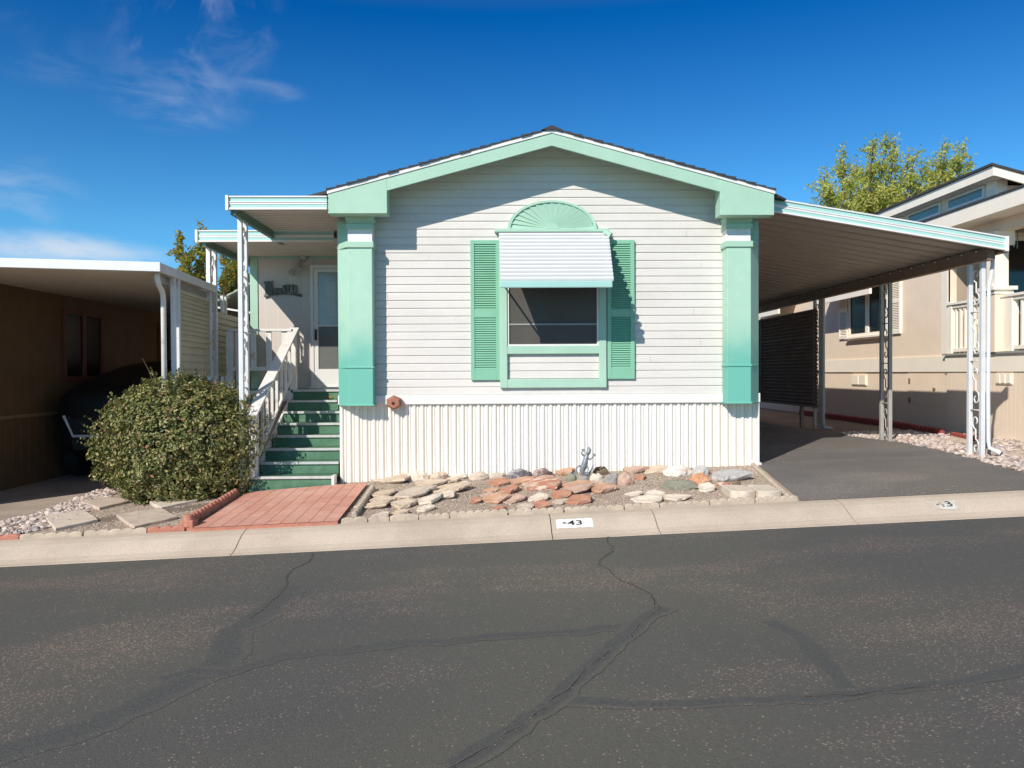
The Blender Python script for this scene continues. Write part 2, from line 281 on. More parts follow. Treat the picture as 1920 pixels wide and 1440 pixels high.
def brickm():
    m = bpy.data.materials.new('salmon_path_brick'); m.use_nodes = True; nt = m.node_tree; b = nt.nodes['Principled BSDF']; L = nt.links
    tc = nn(nt, 'ShaderNodeTexCoord'); sp = nn(nt, 'ShaderNodeSeparateXYZ'); L.new(tc.outputs['Object'], sp.inputs[0])
    cb = nn(nt, 'ShaderNodeCombineXYZ'); L.new(sp.outputs['Y'], cb.inputs[0]); L.new(sp.outputs['X'], cb.inputs[1])
    br = nn(nt, 'ShaderNodeTexBrick'); br.inputs['Scale'].default_value = 1; br.inputs['Brick Width'].default_value = .26; br.inputs['Row Height'].default_value = .146
    br.inputs['Mortar Size'].default_value = .003; br.inputs['Mortar Smooth'].default_value = .3
    br.inputs['Color1'].default_value = (.60, .285, .21, 1); br.inputs['Color2'].default_value = (.66, .34, .255, 1); br.inputs['Mortar'].default_value = (.46, .21, .155, 1)
    L.new(cb.outputs[0], br.inputs['Vector'])
    no = nn(nt, 'ShaderNodeTexNoise'); no.inputs['Scale'].default_value = 5; no.inputs['Detail'].default_value = 8; no.inputs['Roughness'].default_value = .7; L.new(tc.outputs['Object'], no.inputs['Vector'])
    mr = nn(nt, 'ShaderNodeMapRange'); mr.inputs[1].default_value = .3; mr.inputs[2].default_value = .7; mr.inputs[3].default_value = .84; mr.inputs[4].default_value = 1.12; L.new(no.outputs[0], mr.inputs[0])
    c = nn(nt, 'ShaderNodeMix', data_type='RGBA', blend_type='MULTIPLY'); c.inputs['Factor'].default_value = 1; L.new(br.outputs[0], c.inputs['A']); L.new(mr.outputs[0], c.inputs['B'])
    # long joints between the rows, and pale worn areas
    dv = nn(nt, 'ShaderNodeMath', operation='DIVIDE'); dv.inputs[1].default_value = .146; L.new(sp.outputs['X'], dv.inputs[0])
    fr = nn(nt, 'ShaderNodeMath', operation='FRACT'); L.new(dv.outputs[0], fr.inputs[0]); su = nn(nt, 'ShaderNodeMath', operation='LESS_THAN'); su.inputs[1].default_value = .035; L.new(fr.outputs[0], su.inputs[0])
    c5 = nn(nt, 'ShaderNodeMix', data_type='RGBA'); c5.inputs['B'].default_value = (.20, .085, .065, 1); L.new(su.outputs[0], c5.inputs['Factor'])
    n6 = nn(nt, 'ShaderNodeTexNoise'); n6.inputs['Scale'].default_value = 1.4; n6.inputs['Detail'].default_value = 7; L.new(tc.outputs['Object'], n6.inputs['Vector'])
    r6 = nn(nt, 'ShaderNodeMapRange'); r6.inputs[1].default_value = .48; r6.inputs[2].default_value = .72; r6.inputs[4].default_value = .5; L.new(n6.outputs[0], r6.inputs[0])
    c6 = nn(nt, 'ShaderNodeMix', data_type='RGBA'); c6.inputs['B'].default_value = (.72, .47, .38, 1); L.new(r6.outputs[0], c6.inputs['Factor']); L.new(c.outputs['Result'], c6.inputs['A']); L.new(c6.outputs['Result'], c5.inputs['A'])
    L.new(c5.outputs['Result'], b.inputs['Base Color']); b.inputs['Roughness'].default_value = .8
    bp = nn(nt, 'ShaderNodeBump'); bp.invert = True; bp.inputs['Strength'].default_value = .8; bp.inputs['Distance'].default_value = .006; L.new(br.outputs['Fac'], bp.inputs['Height']); L.new(bp.outputs[0], b.inputs['Normal'])
    return m
M['brick'] = brickm()
# ------------------------------------------------------------------ builders
class MB:
    def __init__(s): s.v = []; s.f = []; s.mi = []; s.cur = 0
    def add(s, vs, fs):
        o = len(s.v); s.v += [tuple(v) for v in vs]; s.f += [tuple(i+o for i in f) for f in fs]; s.mi += [s.cur]*len(fs)
    def box(s, x0, x1, y0, y1, z0, z1):
        s.hexa([(x0, y0, z0), (x1, y0, z0), (x1, y1, z0), (x0, y1, z0)], [(x0, y0, z1), (x1, y0, z1), (x1, y1, z1), (x0, y1, z1)])
    def hexa(s, b, t):
        s.add(list(b)+list(t), [(3, 2, 1, 0), (4, 5, 6, 7), (0, 1, 5, 4), (1, 2, 6, 5), (2, 3, 7, 6), (3, 0, 4, 7)])
    def prism(s, poly, d):
        """poly: planar list of points, d: extrusion vector"""
        n = len(poly); d = Vector(d); a = [Vector(p) for p in poly]; b = [p+d for p in a]
        s.add(a+b, [tuple(range(n-1, -1, -1)), tuple(range(n, 2*n))]+[(i, (i+1) % n, n+(i+1) % n, n+i) for i in range(n)])
    def beam(s, p, q, w, h, up=(0, 0, 1)):
        p = Vector(p); q = Vector(q); d = (q-p).normalized(); u = Vector(up); sd = d.cross(u).normalized(); u = sd.cross(d).normalized()
        o = [sd*(-w/2)+u*(-h/2), sd*(w/2)+u*(-h/2), sd*(w/2)+u*(h/2), sd*(-w/2)+u*(h/2)]
        s.hexa([p+k for k in o], [q+k for k in o])
    def tube(s, pts, r, n=8, caps=True):
        pts = [Vector(p) for p in pts]; rs = r if isinstance(r, (list, tuple)) else [r]*len(pts)
        o = len(s.v); prev = None; vs = []; fs = []
        for i, p in enumerate(pts):
            d = (pts[min(i+1, len(pts)-1)]-pts[max(i-1, 0)]).normalized()
            if prev is None:
                a = d.cross(Vector((0, 0, 1)));
                if a.length < .1: a = d.cross(Vector((1, 0, 0)))
            else: a = prev-d*prev.dot(d)
            a.normalize(); prev = a; b = d.cross(a)
            for k in range(n): vs.append(p+(a*math.cos(2*PI*k/n)+b*math.sin(2*PI*k/n))*rs[i])
        for i in range(len(pts)-1):
            for k in range(n): fs.append((i*n+k, i*n+(k+1) % n, (i+1)*n+(k+1) % n, (i+1)*n+k))
        if caps: fs += [tuple(range(n-1, -1, -1)), tuple(range((len(pts)-1)*n, len(pts)*n))]
        s.add(vs, fs)
    def cyl(s, p, q, r, n=16): s.tube([p, q], r, n)
    def sph(s, c, r, nu=12, nv=8):
        c = Vector(c); r = Vector(r) if not isinstance(r, (int, float)) else Vector((r, r, r)); vs = []; fs = []
        for j in range(1, nv):
            for i in range(nu):
                a = PI*j/nv; b = 2*PI*i/nu; vs.append(c+Vector((r.x*math.sin(a)*math.cos(b), r.y*math.sin(a)*math.sin(b), r.z*math.cos(a))))
        t = len(vs); vs += [c+Vector((0, 0, r.z)), c-Vector((0, 0, r.z))]
        for j in range(nv-2):
            for i in range(nu): fs.append((j*nu+i, (j+1)*nu+i, (j+1)*nu+(i+1) % nu, j*nu+(i+1) % nu))
        for i in range(nu): fs.append((t, i, (i+1) % nu)); fs.append((t+1, (nv-2)*nu+(i+1) % nu, (nv-2)*nu+i))
        s.add(vs, fs)
    def build(s, name, m, parent=None, bevel=0, smooth=False, recalc=True):
        me = bpy.data.meshes.new(name); me.from_pydata(s.v, [], s.f)
        ms = m if isinstance(m, (list, tuple)) else [m]
        for k in ms: me.materials.append(M[k] if isinstance(k, str) else k)
        if len(ms) > 1: me.polygons.foreach_set('material_index', s.mi)
        if recalc:
            bm = bmesh.new(); bm.from_mesh(me); bmesh.ops.recalc_face_normals(bm, faces=bm.faces); bm.to_mesh(me); bm.free()
        if smooth: me.polygons.foreach_set('use_smooth', [True]*len(me.polygons))
        me.update()
        o = bpy.data.objects.new(name, me); COL.objects.link(o)
        if parent is not None: o.parent = parent
        if bevel:
            b = o.modifiers.new('bevel', 'BEVEL'); b.width = bevel; b.segments = 2; b.limit_method = 'ANGLE'
        return o
def tag(o, label=None, cat=None, group=None, kind=None):
    if label: o['label'] = label
    if cat: o['category'] = cat
    if group: o['group'] = group
    if kind: o['kind'] = kind
    return o
def thing(name, label, cat, group=None):
    o = bpy.data.objects.new(name, None); COL.objects.link(o); o.empty_display_size = .2
    return tag(o, label, cat, group)
def finish(root, loc):
    """put the empty at the thing's base, its parts stay where they are"""
    root.location = loc
    for c in root.children: c.location = c.location-Vector(loc)
def patch(poly, off, name, m, step=.3, kind='structure', fn=None):
    """a sheet with outline poly (x,y) that follows the terrain"""
    bm = bmesh.new(); vs = [bm.verts.new((x, y, 0)) for x, y in poly]; bm.faces.new(vs)
    xs = [p[0] for p in poly]; ys = [p[1] for p in poly]
    def cut(co, no): bmesh.ops.bisect_plane(bm, geom=bm.verts[:]+bm.edges[:]+bm.faces[:], plane_co=co, plane_no=no)
    x = math.floor(min(xs)/step)*step+step
    while x < max(xs): cut((x, 0, 0), (1, 0, 0)); x += step
    for xx in (-14, -6, -2, 8, 14):
        if min(xs) < xx < max(xs): cut((xx, 0, 0), (1, 0, 0))
    y = math.floor(min(ys)/step)*step+step
    while y < max(ys): cut((0, y, 0), (0, 1, 0)); y += step
    for yy in (YK0, YK1, 10.0, 25.0):
        if min(ys) < yy < max(ys): cut((0, yy, 0), (0, 1, 0))
    for v in bm.verts: v.co.z = (fn or g)(v.co.x, v.co.y)+off
    bmesh.ops.recalc_face_normals(bm, faces=bm.faces)
    me = bpy.data.meshes.new(name); bm.to_mesh(me); bm.free(); me.materials.append(M[m])
    o = bpy.data.objects.new(name, me); COL.objects.link(o)
    if kind: o['kind'] = kind
    return o
def inpoly(x, y, poly):
    c = False; n = len(poly)
    for i in range(n):
        x1, y1 = poly[i]; x2, y2 = poly[(i+1) % n]
        if (y1 > y) != (y2 > y) and x < (x2-x1)*(y-y1)/(y2-y1)+x1: c = not c
    return c
# ================================================================== GROUND, ROAD, KERB
patch([(-300, -40), (300, -40), (300, 600), (-300, 600)], -.03, 'ground', 'dirt', step=30)
patch([(-60, -30), (60, -30), (60, YK0+.03), (-60, YK0+.03)], .0, 'road', 'road', step=2, fn=lambda x, y: gx(x))
KP = [(YK0-.01, -.03), (YK0, .004), (7.36, .012), (7.44, .035), (7.54, .085), (7.63, .125), (7.72, .148), (YK1, .155), (YK1, -.05)]
def kz(X, Y):
    for (a, b), (c, d) in zip(KP[1:7], KP[2:8]):
        if a <= Y <= c: return gx(X)+b+(d-b)*(Y-a)/(c-a)
    return gx(X)+.155
kb = MB()
def xk(px, py): return PG(px, py).x
joints = sorted([-30, -24, -19, -14, -9, xk(440, 1030), xk(1034, 995), xk(1232, 985), xk(1592, 965), 6.6, 9.5, 12.5, 17, 22, 30])
for a, b in zip(joints[:-1], joints[1:]):
    a += .006; n = max(2, int((b-a)/.4)); b -= .004
    rows = [[(a+(b-a)*i/n, y, gx(a+(b-a)*i/n)+z) for (y, z) in KP] for i in range(n+1)]
    vs = [p for r in rows for p in r]; k = len(KP)
    kb.add(vs, [(i*k+j, (i+1)*k+j, (i+1)*k+j+1, i*k+j+1) for i in range(n) for j in range(k-1)]+[tuple(range(k)), tuple(range(n*k+k-1, n*k-1, -1))])
tag(kb.build('kerb', 'kerb'), kind='structure')
# lots: gravel yard of the house, tan drive on the left, asphalt drive on the right
def pg2(px, py): p = PG(px, py); return (p.x, p.y)
LB = [(-5.15, YK1), (-5.35, 9.2), (-5.9, 11.5), (-6.0, 14)]          # edge between the tan drive and the gravel
patch([(-16, YK1), LB[0], LB[1], LB[2], LB[3], (-6.0, 30), (-16, 30)], .004, 'driveway', 'lane', step=.5)
DL = [(3.40, 10.0), (3.12, YK1)]
bp_ = [pg2(1685, 829), pg2(1760, 845), pg2(1840, 866), pg2(1920, 888)]
DR = [(bp_[0][0]-.25, bp_[0][1]+1.2)]+bp_+[(8.2, YK1+.35), (8.6, YK1)]
patch([(3.12, YK1)]+[(8.6, YK1)]+DR[-2::-1]+[(5.4, 30), (3.2, 30), (3.2, 10.2), (3.40, 10.0)], .008, 'driveway', 'drive', step=.4)
patch([LB[0], (3.12, YK1), (3.42, 10.0), (3.42, 14), (-6.0, 14), LB[2], LB[1]], .0, 'yard', 'yard', step=.3)
patch([(5.3, 30)]+[(5.4, 14)]+DR[:-1]+[(8.6, YK1), (30, YK1), (30, 30)], .002, 'gravel_bed', 'dirt', step=.5)
# brick path
PA = [(-3.06, YK1+.002), (-1.60, YK1+.002), (-1.62, 9.72), (-3.10, 9.72)]
pp = patch(PA, .035, 'path', 'brick', step=.3)
ed = MB(); n = 10
for i in range(n):
    xa = -3.06+1.46*i/n; xb = -3.06+1.46*(i+1)/n
    ed.hexa([(xa, YK1-.03, gx(xa)+.14), (xb, YK1-.03, gx(xb)+.14), (xb, YK1+.0, gx(xb)+.14), (xa, YK1+.0, gx(xa)+.14)],
            [(xa, YK1-.03, gx(xa)+.183), (xb, YK1-.03, gx(xb)+.183), (xb, YK1+.0, gx(xb)+.183), (xa, YK1+.0, gx(xa)+.183)])
ed.build('path_edge', 'redc', pp)
# ---- crack sealer and cracks in the road
def ribmat(name, col, lo, hi):
    m = asphalt(name, *ROADARGS); nt = m.node_tree; L = nt.links; b = nt.nodes['Principled BSDF']; src = out_of(m)
    at = nn(nt, 'ShaderNodeAttribute', attribute_name='edge'); tc = nn(nt, 'ShaderNodeTexCoord')
    no = nn(nt, 'ShaderNodeTexNoise'); no.inputs['Scale'].default_value = 7; no.inputs['Detail'].default_value = 7; no.inputs['Roughness'].default_value = .75; L.new(tc.outputs['Object'], no.inputs['Vector'])
    ad = nn(nt, 'ShaderNodeMath', operation='ADD'); L.new(at.outputs['Fac'], ad.inputs[0]); L.new(no.outputs[0], ad.inputs[1])
    mr = nn(nt, 'ShaderNodeMapRange', interpolation_type='SMOOTHSTEP'); mr.inputs[1].default_value = lo; mr.inputs[2].default_value = hi; L.new(ad.outputs[0], mr.inputs[0])
    mx = nn(nt, 'ShaderNodeMix', data_type='RGBA'); L.new(mr.outputs[0], mx.inputs['Factor']); L.new(src, mx.inputs['A'])
    nf = nn(nt, 'ShaderNodeTexNoise'); nf.inputs['Scale'].default_value = 55; nf.inputs['Detail'].default_value = 5; L.new(tc.outputs['Object'], nf.inputs['Vector'])
    rf = nn(nt, 'ShaderNodeMapRange'); rf.inputs[1].default_value = .3; rf.inputs[2].default_value = .7; rf.inputs[3].default_value = .82; rf.inputs[4].default_value = 1.18; L.new(nf.outputs[0], rf.inputs[0])
    mc = nn(nt, 'ShaderNodeMix', data_type='RGBA', blend_type='MULTIPLY'); mc.inputs['Factor'].default_value = 1; mc.inputs['A'].default_value = (*col, 1); L.new(rf.outputs[0], mc.inputs['B']); L.new(mc.outputs['Result'], mx.inputs['B'])
    L.new(mx.outputs['Result'], b.inputs['Base Color']); return m
M['seal'] = ribmat('crack_sealer', (.083, .086, .082), .85, 1.5)
M['crack'] = ribmat('crack', (.034, .033, .030), 1.34, 1.58)
def ribbon(pts, w, name, m, zoff, wob=.02, seed=0, step=.05):
    P = [PG(*p) for p in pts]; line = []
    for a, b in zip(P[:-1], P[1:]):
        k = max(2, int((b-a).length/step))
        line += [a+(b-a)*i/k for i in range(k)]
    line.append(P[-1]); vs = []; ev = []
    for i, p in enumerate(line):
        d = (line[min(i+1, len(line)-1)]-line[max(0, i-1)]); d.z = 0; d.normalize(); s = Vector((-d.y, d.x, 0))
        o = noise.noise(Vector((i*.12, seed, 0)))*wob*2+noise.noise(Vector((i*.5, seed+5, 0)))*wob
        ww = w*(1+.5*noise.noise(Vector((i*.15, seed+9, 0))))
        for t, e in ((-1, 0), (-.4, 1), (.4, 1), (1, 0)):
            q = p+s*(o+t*ww/2); vs.append((q.x, q.y, gx(q.x)+zoff)); ev.append(e)
    n = len(line); fs = [(i*4+j, i*4+j+1, i*4+j+5, i*4+j+4) for i in range(n-1) for j in range(3)]
    b = MB(); b.add(vs, fs); o = b.build(name, m)
    a = o.data.attributes.new('edge', 'FLOAT', 'POINT'); a.data.foreach_set('value', ev)
    tag(o, kind='structure'); return o
ribbon([(-40, 1425), (120, 1385), (300, 1300), (400, 1262), (428, 1210), (425, 1185), (470, 1165), (520, 1130), (545, 1100)], .30, 'crack_sealer', 'seal', .0015, .03, 1)
ribbon([(300, 1275), (360, 1258), (430, 1262), (520, 1235), (700, 1210), (930, 1195), (1200, 1172)], .14, 'crack_sealer', 'seal', .0020, .03, 2)
ribbon([(850, 1438), (940, 1385), (1040, 1310), (1105, 1250), (1160, 1205), (1200, 1170), (1245, 1140)], .16, 'crack_sealer', 'seal', .0025, .02, 3)
ribbon([(1040, 1312), (1180, 1322), (1320, 1316), (1500, 1312), (1640, 1298), (1760, 1282), (1960, 1250)], .12, 'crack_sealer', 'seal', .0020, .02, 4)
ribbon([(1440, 1165), (1510, 1205), (1560, 1255), (1600, 1305)], .17, 'crack_sealer', 'seal', .0015, .02, 5)
ribbon([(830, 1450), (900, 1405), (985, 1360), (1030, 1318), (1085, 1280), (1120, 1240), (1140, 1222)], .022, 'crack', 'crack', .0035, .03, 6)
ribbon([(1186, 1196), (1205, 1165), (1240, 1142), (1215, 1112), (1150, 1080), (1126, 1058), (1144, 1035), (1138, 1018), (1146, 1004)], .02, 'crack', 'crack', .0030, .03, 7)
ribbon([(470, 1160), (510, 1128), (536, 1100), (540, 1080), (552, 1065), (580, 1050), (590, 1038)], .018, 'crack', 'crack', .0030, .02, 8)
ribbon([(1500, 1310), (1600, 1303), (1700, 1294), (1780, 1286)], .022, 'crack', 'crack', .0030, .02, 9)
# ---- kerb numbers
M['nwhite'] = mat('number_white', (.80, .80, .76), .6, .04, 20.)
def wornmix(name, a, b, thr):
    return mat(name, a, .7, .05, 8., col2=b, thr=thr)
M['nworn'] = mat('worn_number_white', (.62, .63, .57), .7, .05, 14., col2=(.54, .46, .375), thr=(.47, .53))
M['nblack'] = mat('number_black', (.02, .02, .02), .6, .1, 8.)
M['nblackw'] = mat('worn_number_black', (.07, .065, .06), .6, .1, 25., col2=(.5, .45, .38), thr=(.52, .56))
def kerb_number(px0, px1, pyc, text, label, worn):
    A = PG(px0, pyc); B = PG(px1, pyc); ya, yb = 7.49, 7.625
    t = thing('house_number', label, 'house number', 'numbers painted on the kerb')
    pl = MB(); nx, ny = 8, 8; vs = []
    for i in range(nx+1):
        for j in range(ny+1):
            x = A.x+(B.x-A.x)*i/nx; y = ya+(yb-ya)*j/ny+(.004 if (i+j) % 2 else -.003)*(1 if j in (0, ny) else 0); vs.append((x, y, kz(x, y)+.004))
    pl.add(vs, [(i*(ny+1)+j, (i+1)*(ny+1)+j, (i+1)*(ny+1)+j+1, i*(ny+1)+j+1) for i in range(nx) for j in range(ny)])
    pl.build('painted_plate', 'nworn' if worn else 'nwhite', t)
    cu = bpy.data.curves.new('txt', 'FONT'); cu.body = text; cu.size = 1; cu.align_x = 'CENTER'; cu.offset = .008
    ob = bpy.data.objects.new('txt', cu); COL.objects.link(ob); bpy.context.view_layer.update()
    me = ob.evaluated_get(bpy.context.evaluated_depsgraph_get()).to_mesh()
    V = [v.co.copy() for v in me.vertices]; Fa = [tuple(p.vertices) for p in me.polygons]
    COL.objects.unlink(ob); bpy.data.objects.remove(ob)
    zx = [v.x for v in V]; zy = [v.y for v in V]; w = max(zx)-min(zx); h = max(zy)-min(zy); cx = (A.x+B.x)/2
    W_ = (B.x-A.x)*(.55 if worn else .40); H_ = .085 if worn else .070
    tb = MB(); vv = []
    for v in V:
        x = cx+((v.x-min(zx))/w-.5)*W_; y = 7.525+(v.y-min(zy))/h*H_; vv.append((x, y, kz(x, y)+.0075))
    tb.add(vv, Fa)
    if not worn:
        tb.add([(cx-W_*.5-.045, 7.55, kz(cx, 7.55)+.0075), (cx-W_*.5-.012, 7.55, kz(cx, 7.55)+.0075), (cx-W_*.5-.012, 7.565, kz(cx, 7.565)+.0075), (cx-W_*.5-.045, 7.565, kz(cx, 7.565)+.0075)], [(0, 1, 2, 3)])
    tb.build('digits', 'nblackw' if worn else 'nblack', t)
    finish(t, (cx, 7.55, kz(cx, 7.55)))
kerb_number(1042, 1111, 981, '43', 'number 43 in black on a fresh white painted plate on the kerb', False)
kerb_number(1748, 1805, 956, '43', 'worn and faded number 43 painted on the kerb before the asphalt drive', True)
# ---- scalloped edging blocks
def scal(p, q, m, n, label, group, h=.085, th=.055, lean=0):
    """one edging block from p to q (x,y) whose top edge is a row of n rounded bumps"""
    p = Vector((p[0], p[1], 0)); q = Vector((q[0], q[1], 0)); d = q-p; Ln = d.length; d.normalize(); s = Vector((-d.y, d.x, 0)); a = MB()
    zp = g(p.x, p.y+.02); zq = g(q.x, q.y+.02); pts = []; N_ = n*6
    for i in range(N_+1):
        t = i/N_; u = abs(math.sin(PI*((t*n) % 1.0))) if i not in (0, N_) else 0
        pts.append((t, h*(.72+.28*u**.55)))
    ve = []
    for t, z in pts:
        b = p+d*(Ln*t); zz = zp+(zq-zp)*t
        for k, (o, dz) in enumerate(((0, -.08), (0, z-.012), (.012, z), (th-.012, z), (th, z-.012), (th, -.08))):
            ve.append(b+s*(o+lean*max(0, dz))+Vector((0, 0, zz+dz)))
    k = 6; a.add(ve, [(i*k+j, (i+1)*k+j, (i+1)*k+(j+1) % k, i*k+(j+1) % k) for i in range(N_) for j in range(k)]+[tuple(range(k)), tuple(range(N_*k+k-1, N_*k-1, -1))])
    o = a.build('edging_block', m); tag(o, label, 'edging', group); return o
GE = 'scalloped concrete edging blocks round the yard'
Yf = YK1+.012
def xs(px): return PG(px, 1000-(px-960)*.04).x
def frontx(px):
    # x on the line Y=Yf seen at photo column px
    lo = -8.; hi = 9.
    for _ in range(40):
        mid = (lo+hi)/2; v = RM.transposed() @ (Vector((mid, Yf, gx(mid)+.2))-CAM)
        if 960+F*v.x/(-v.z) < px: lo = mid
        else: hi = mid
    return lo
fr = [(-60, 34, 'redc', 3, 'red scalloped edging block at the left end of the kerb line'),
      (36, 153, 'conc', 5, 'grey scalloped edging block before the two left stepping stones'),
      (157, 274, 'conc', 5, 'grey scalloped edging block meeting the short red block by the path'),
      (277, 345, 'redc', 3, 'short red scalloped edging block on the kerb left of the brick path'),
      (640, 688, 'conc', 2, 'grey edging block at the front right corner of the brick path'),
      (691, 729, 'conc', 2, 'short leaning grey edging block second right of the brick path'),
      (731, 784, 'conc', 1, 'plain flat topped grey edging block third right of the brick path'),
      (786, 842, 'conc', 4, 'grey scalloped edging block before the tan flagstones'),
      (844, 951, 'conc', 7, 'long grey scalloped edging block before the leftmost red flagstones'),
      (954, 1056, 'conc', 7, 'grey scalloped edging block just left of the fresh white 43'),
      (1059, 1169, 'conc', 7, 'grey scalloped edging block right behind the fresh white 43'),
      (1172, 1236, 'conc', 4, 'worn grey edging block before the four cream flagstones'),
      (1238, 1330, 'conc', 6, 'grey scalloped edging block right of the cream flagstones'),
      (1332, 1415, 'conc', 5, 'grey scalloped edging block before the left curved paver'),
      (1417, 1497, 'conc', 5, 'brownish scalloped edging block at the corner by the asphalt drive')]
for a, b, m, n, lab in fr:
    xa = frontx(a); xb = frontx(b); j = random.uniform(-.012, .012)
    scal((xa, Yf+j), (xb, Yf-j*.5), m, n, lab, GE, h=random.uniform(.052, .068))
# red row along the left side of the path, sticking up
side = [(-3.16, 8.02), (-3.16, 8.30), (-3.16, 8.60), (-3.16, 8.92), (-3.17, 9.24), (-3.17, 9.56)]
nm = ['front', 'second', 'third', 'fourth', 'rearmost']
for i in range(5):
    scal((side[i][0], side[i][1]+.008), (side[i+1][0], side[i+1][1]-.004), 'redc', 3, 'red scalloped edging block beside the shrub, %s of the row left of the path' % nm[i], GE, h=.12, th=.05)
cb = MB(); z0 = g(-3.13, 7.9); cb.box(-3.20, -3.07, 7.86, 8.0, z0-.05, z0+.10); cb.tube([(-3.135, 7.92, z0+.03), (-3.135, 7.92, z0+.155)], [.075, .045], 10)
tag(cb.build('edging_block', 'redc', bevel=.012), 'red corner edging post at the front left corner of the brick path', 'edging', GE)
side = [(-1.50, 8.00), (-1.51, 8.5), (-1.52, 9.0), (-1.53, 9.45)]
for i in range(3):
    scal(side[i+1], (side[i][0], side[i][1]+.008), 'conc', 5, ['grey edging block along the right side of the path nearest the kerb', 'grey edging block halfway along the right side of the brick path', 'grey edging block along the right side of the path nearest the skirting'][i], GE, h=.075, th=.05)
side = [(3.06, 7.98), (3.13, 8.5), (3.20, 9.0), (3.27, 9.5), (3.34, 9.92)]
for i in range(4):
    scal((side[i][0], side[i][1]+.006), side[i+1], 'conc', 5, 'sand covered edging block beside the asphalt drive, %s' % ['nearest the kerb', 'second from the kerb', 'second from the house corner', 'at the house corner'][i], GE, h=.05, th=.05)
# ---- stones
SC = {'tan': ((.60, .48, .36), (.45, .35, .25)), 'cream': ((.70, .61, .50), (.55, .45, .35)), 'orange': ((.54, .31, .20), (.58, .43, .33)), 'red': ((.47, .22, .14), (.50, .30, .21)),
      'pink': ((.52, .37, .29), (.42, .24, .17)), 'grey': ((.32, .30, .28), (.22, .20, .18)), 'gtan': ((.58, .48, .38), (.44, .36, .29)), 'mott': ((.40, .38, .38), (.14, .12, .13)),
      'mottp': ((.40, .31, .29), (.17, .11, .11)), 'green': ((.27, .26, .20), (.19, .19, .15)), 'white': ((.72, .68, .62), (.50, .33, .22)), 'streak': ((.66, .52, .42), (.46, .20, .12)),
      'pale': ((.50, .48, .46), (.36, .34, .32)), 'dark': ((.20, .145, .09), (.10, .07, .05)), 'boul': ((.56, .27, .14), (.64, .44, .30)), 'slate': ((.66, .57, .46), (.56, .47, .38))}
for k, (a, b) in SC.items():
    M['st_'+k] = mat('stone_'+k, a, .85, .18, 11., col2=b, thr=(.50, .68) if k not in ('mott', 'mottp', 'streak') else (.46, .52), bump=.5, bs=45, fine=.12, stretch=(1, 5, 1) if k == 'streak' else (1, 1, 1))
def slab(px0, px1, py0, py1, colr, label, name='flagstone', th=.035, seed=0, tilt=.0, cat='stone', group='flagstones lying in the yard gravel'):
    rnd = random.Random(seed); A = PG(px0, (py0+py1)/2+2); B = PG(px1, (py0+py1)/2+2); nr = PG((px0+px1)/2, py1-1); fa = PG((px0+px1)/2, py0+3)
    w = (B.x-A.x)/2*1.14; dp = max(.07, min((fa.y-nr.y)/2*1.15, w*1.1)); c = Vector(((A.x+B.x)/2, (nr.y+fa.y)/2, 0)); c.z = g(c.x, c.y)
    n = rnd.choice((6, 7, 8, 9)); an = sorted([(i+rnd.uniform(-.32, .32))*2*PI/n for i in range(n)]); base = []
    for a in an:
        r = rnd.choice((rnd.uniform(.68, .9), rnd.uniform(.95, 1.2))); base.append((math.cos(a)*r*w, math.sin(a)*r*dp))
    pts = []
    for i in range(n):                                        # split the sides so the outline is broken
        p = base[i]; q = base[(i+1) % n]
        for t in (0, .33, .66): j = (rnd.uniform(-.03, .03)) if t else 0; pts.append((p[0]*(1-t)+q[0]*t+j*w, p[1]*(1-t)+q[1]*t+j*dp))
    sx = rnd.uniform(.06, .19)+(tilt*.2); sy = rnd.uniform(.03, .16); th *= .8; m = len(pts); vs = []
    rings = [(.80, -.5, .0), (.97, .0, .004), (1.02, .45, .008), (1.0, .9, .004), (.965, 1.0, .002), (.5, 1.02, .005)]
    for k, (s_, zf, jt) in enumerate(rings):
        for (x, y) in pts: vs.append((x*s_+rnd.uniform(-jt, jt), y*s_+rnd.uniform(-jt, jt), th*zf+x*sx+y*sy+.006+w*sx*.35+rnd.uniform(-jt, jt)*.8))
    fs = [(k*m+i, k*m+(i+1) % m, (k+1)*m+(i+1) % m, (k+1)*m+i) for k in range(len(rings)-1) for i in range(m)]+[tuple(range(m-1, -1, -1))]
    vs.append((0, 0, th*1.02+.006+w*sx*.35)); fs += [((len(rings)-1)*m+i, (len(rings)-1)*m+(i+1) % m, len(vs)-1) for i in range(m)]
    b = MB(); b.add(vs, fs); o = b.build(name, 'st_'+colr); o.location = c; tag(o, label, cat, group); return o
def boulder(px0, px1, py0, py1, colr, label, seed=0, name='rock', sharp=.35, dpf=.7):
    rnd = random.Random(seed); nr = PG((px0+px1)/2, py1-1); sc_ = F/nr.y; w = (px1-px0)/sc_/2; h = (py1-py0)/sc_*.92; dp = w*dpf
    bm = bmesh.new(); bmesh.ops.create_icosphere(bm, subdivisions=3, radius=1); o3 = Vector((seed*3.1, seed*1.7, 0))
    for v in bm.verts:
        d = v.co.normalized(); k = 1+sharp*noise.noise(d*1.3+o3)+sharp*.5*noise.noise(d*3.1+o3)+.06*noise.noise(d*9+o3)
        v.co = Vector((d.x*k*w, d.y*k*dp, max(-.25, d.z*k)*h*.80))
    me = bpy.data.meshes.new(name); bm.to_mesh(me); bm.free(); me.materials.append(M['st_'+colr]); o = bpy.data.objects.new(name, me); COL.objects.link(o)
    o.location = (nr.x, nr.y+dp*.8, g(nr.x, nr.y+dp*.8)+h*.15); tag(o, label, 'stone', 'rocks in the yard gravel'); return o
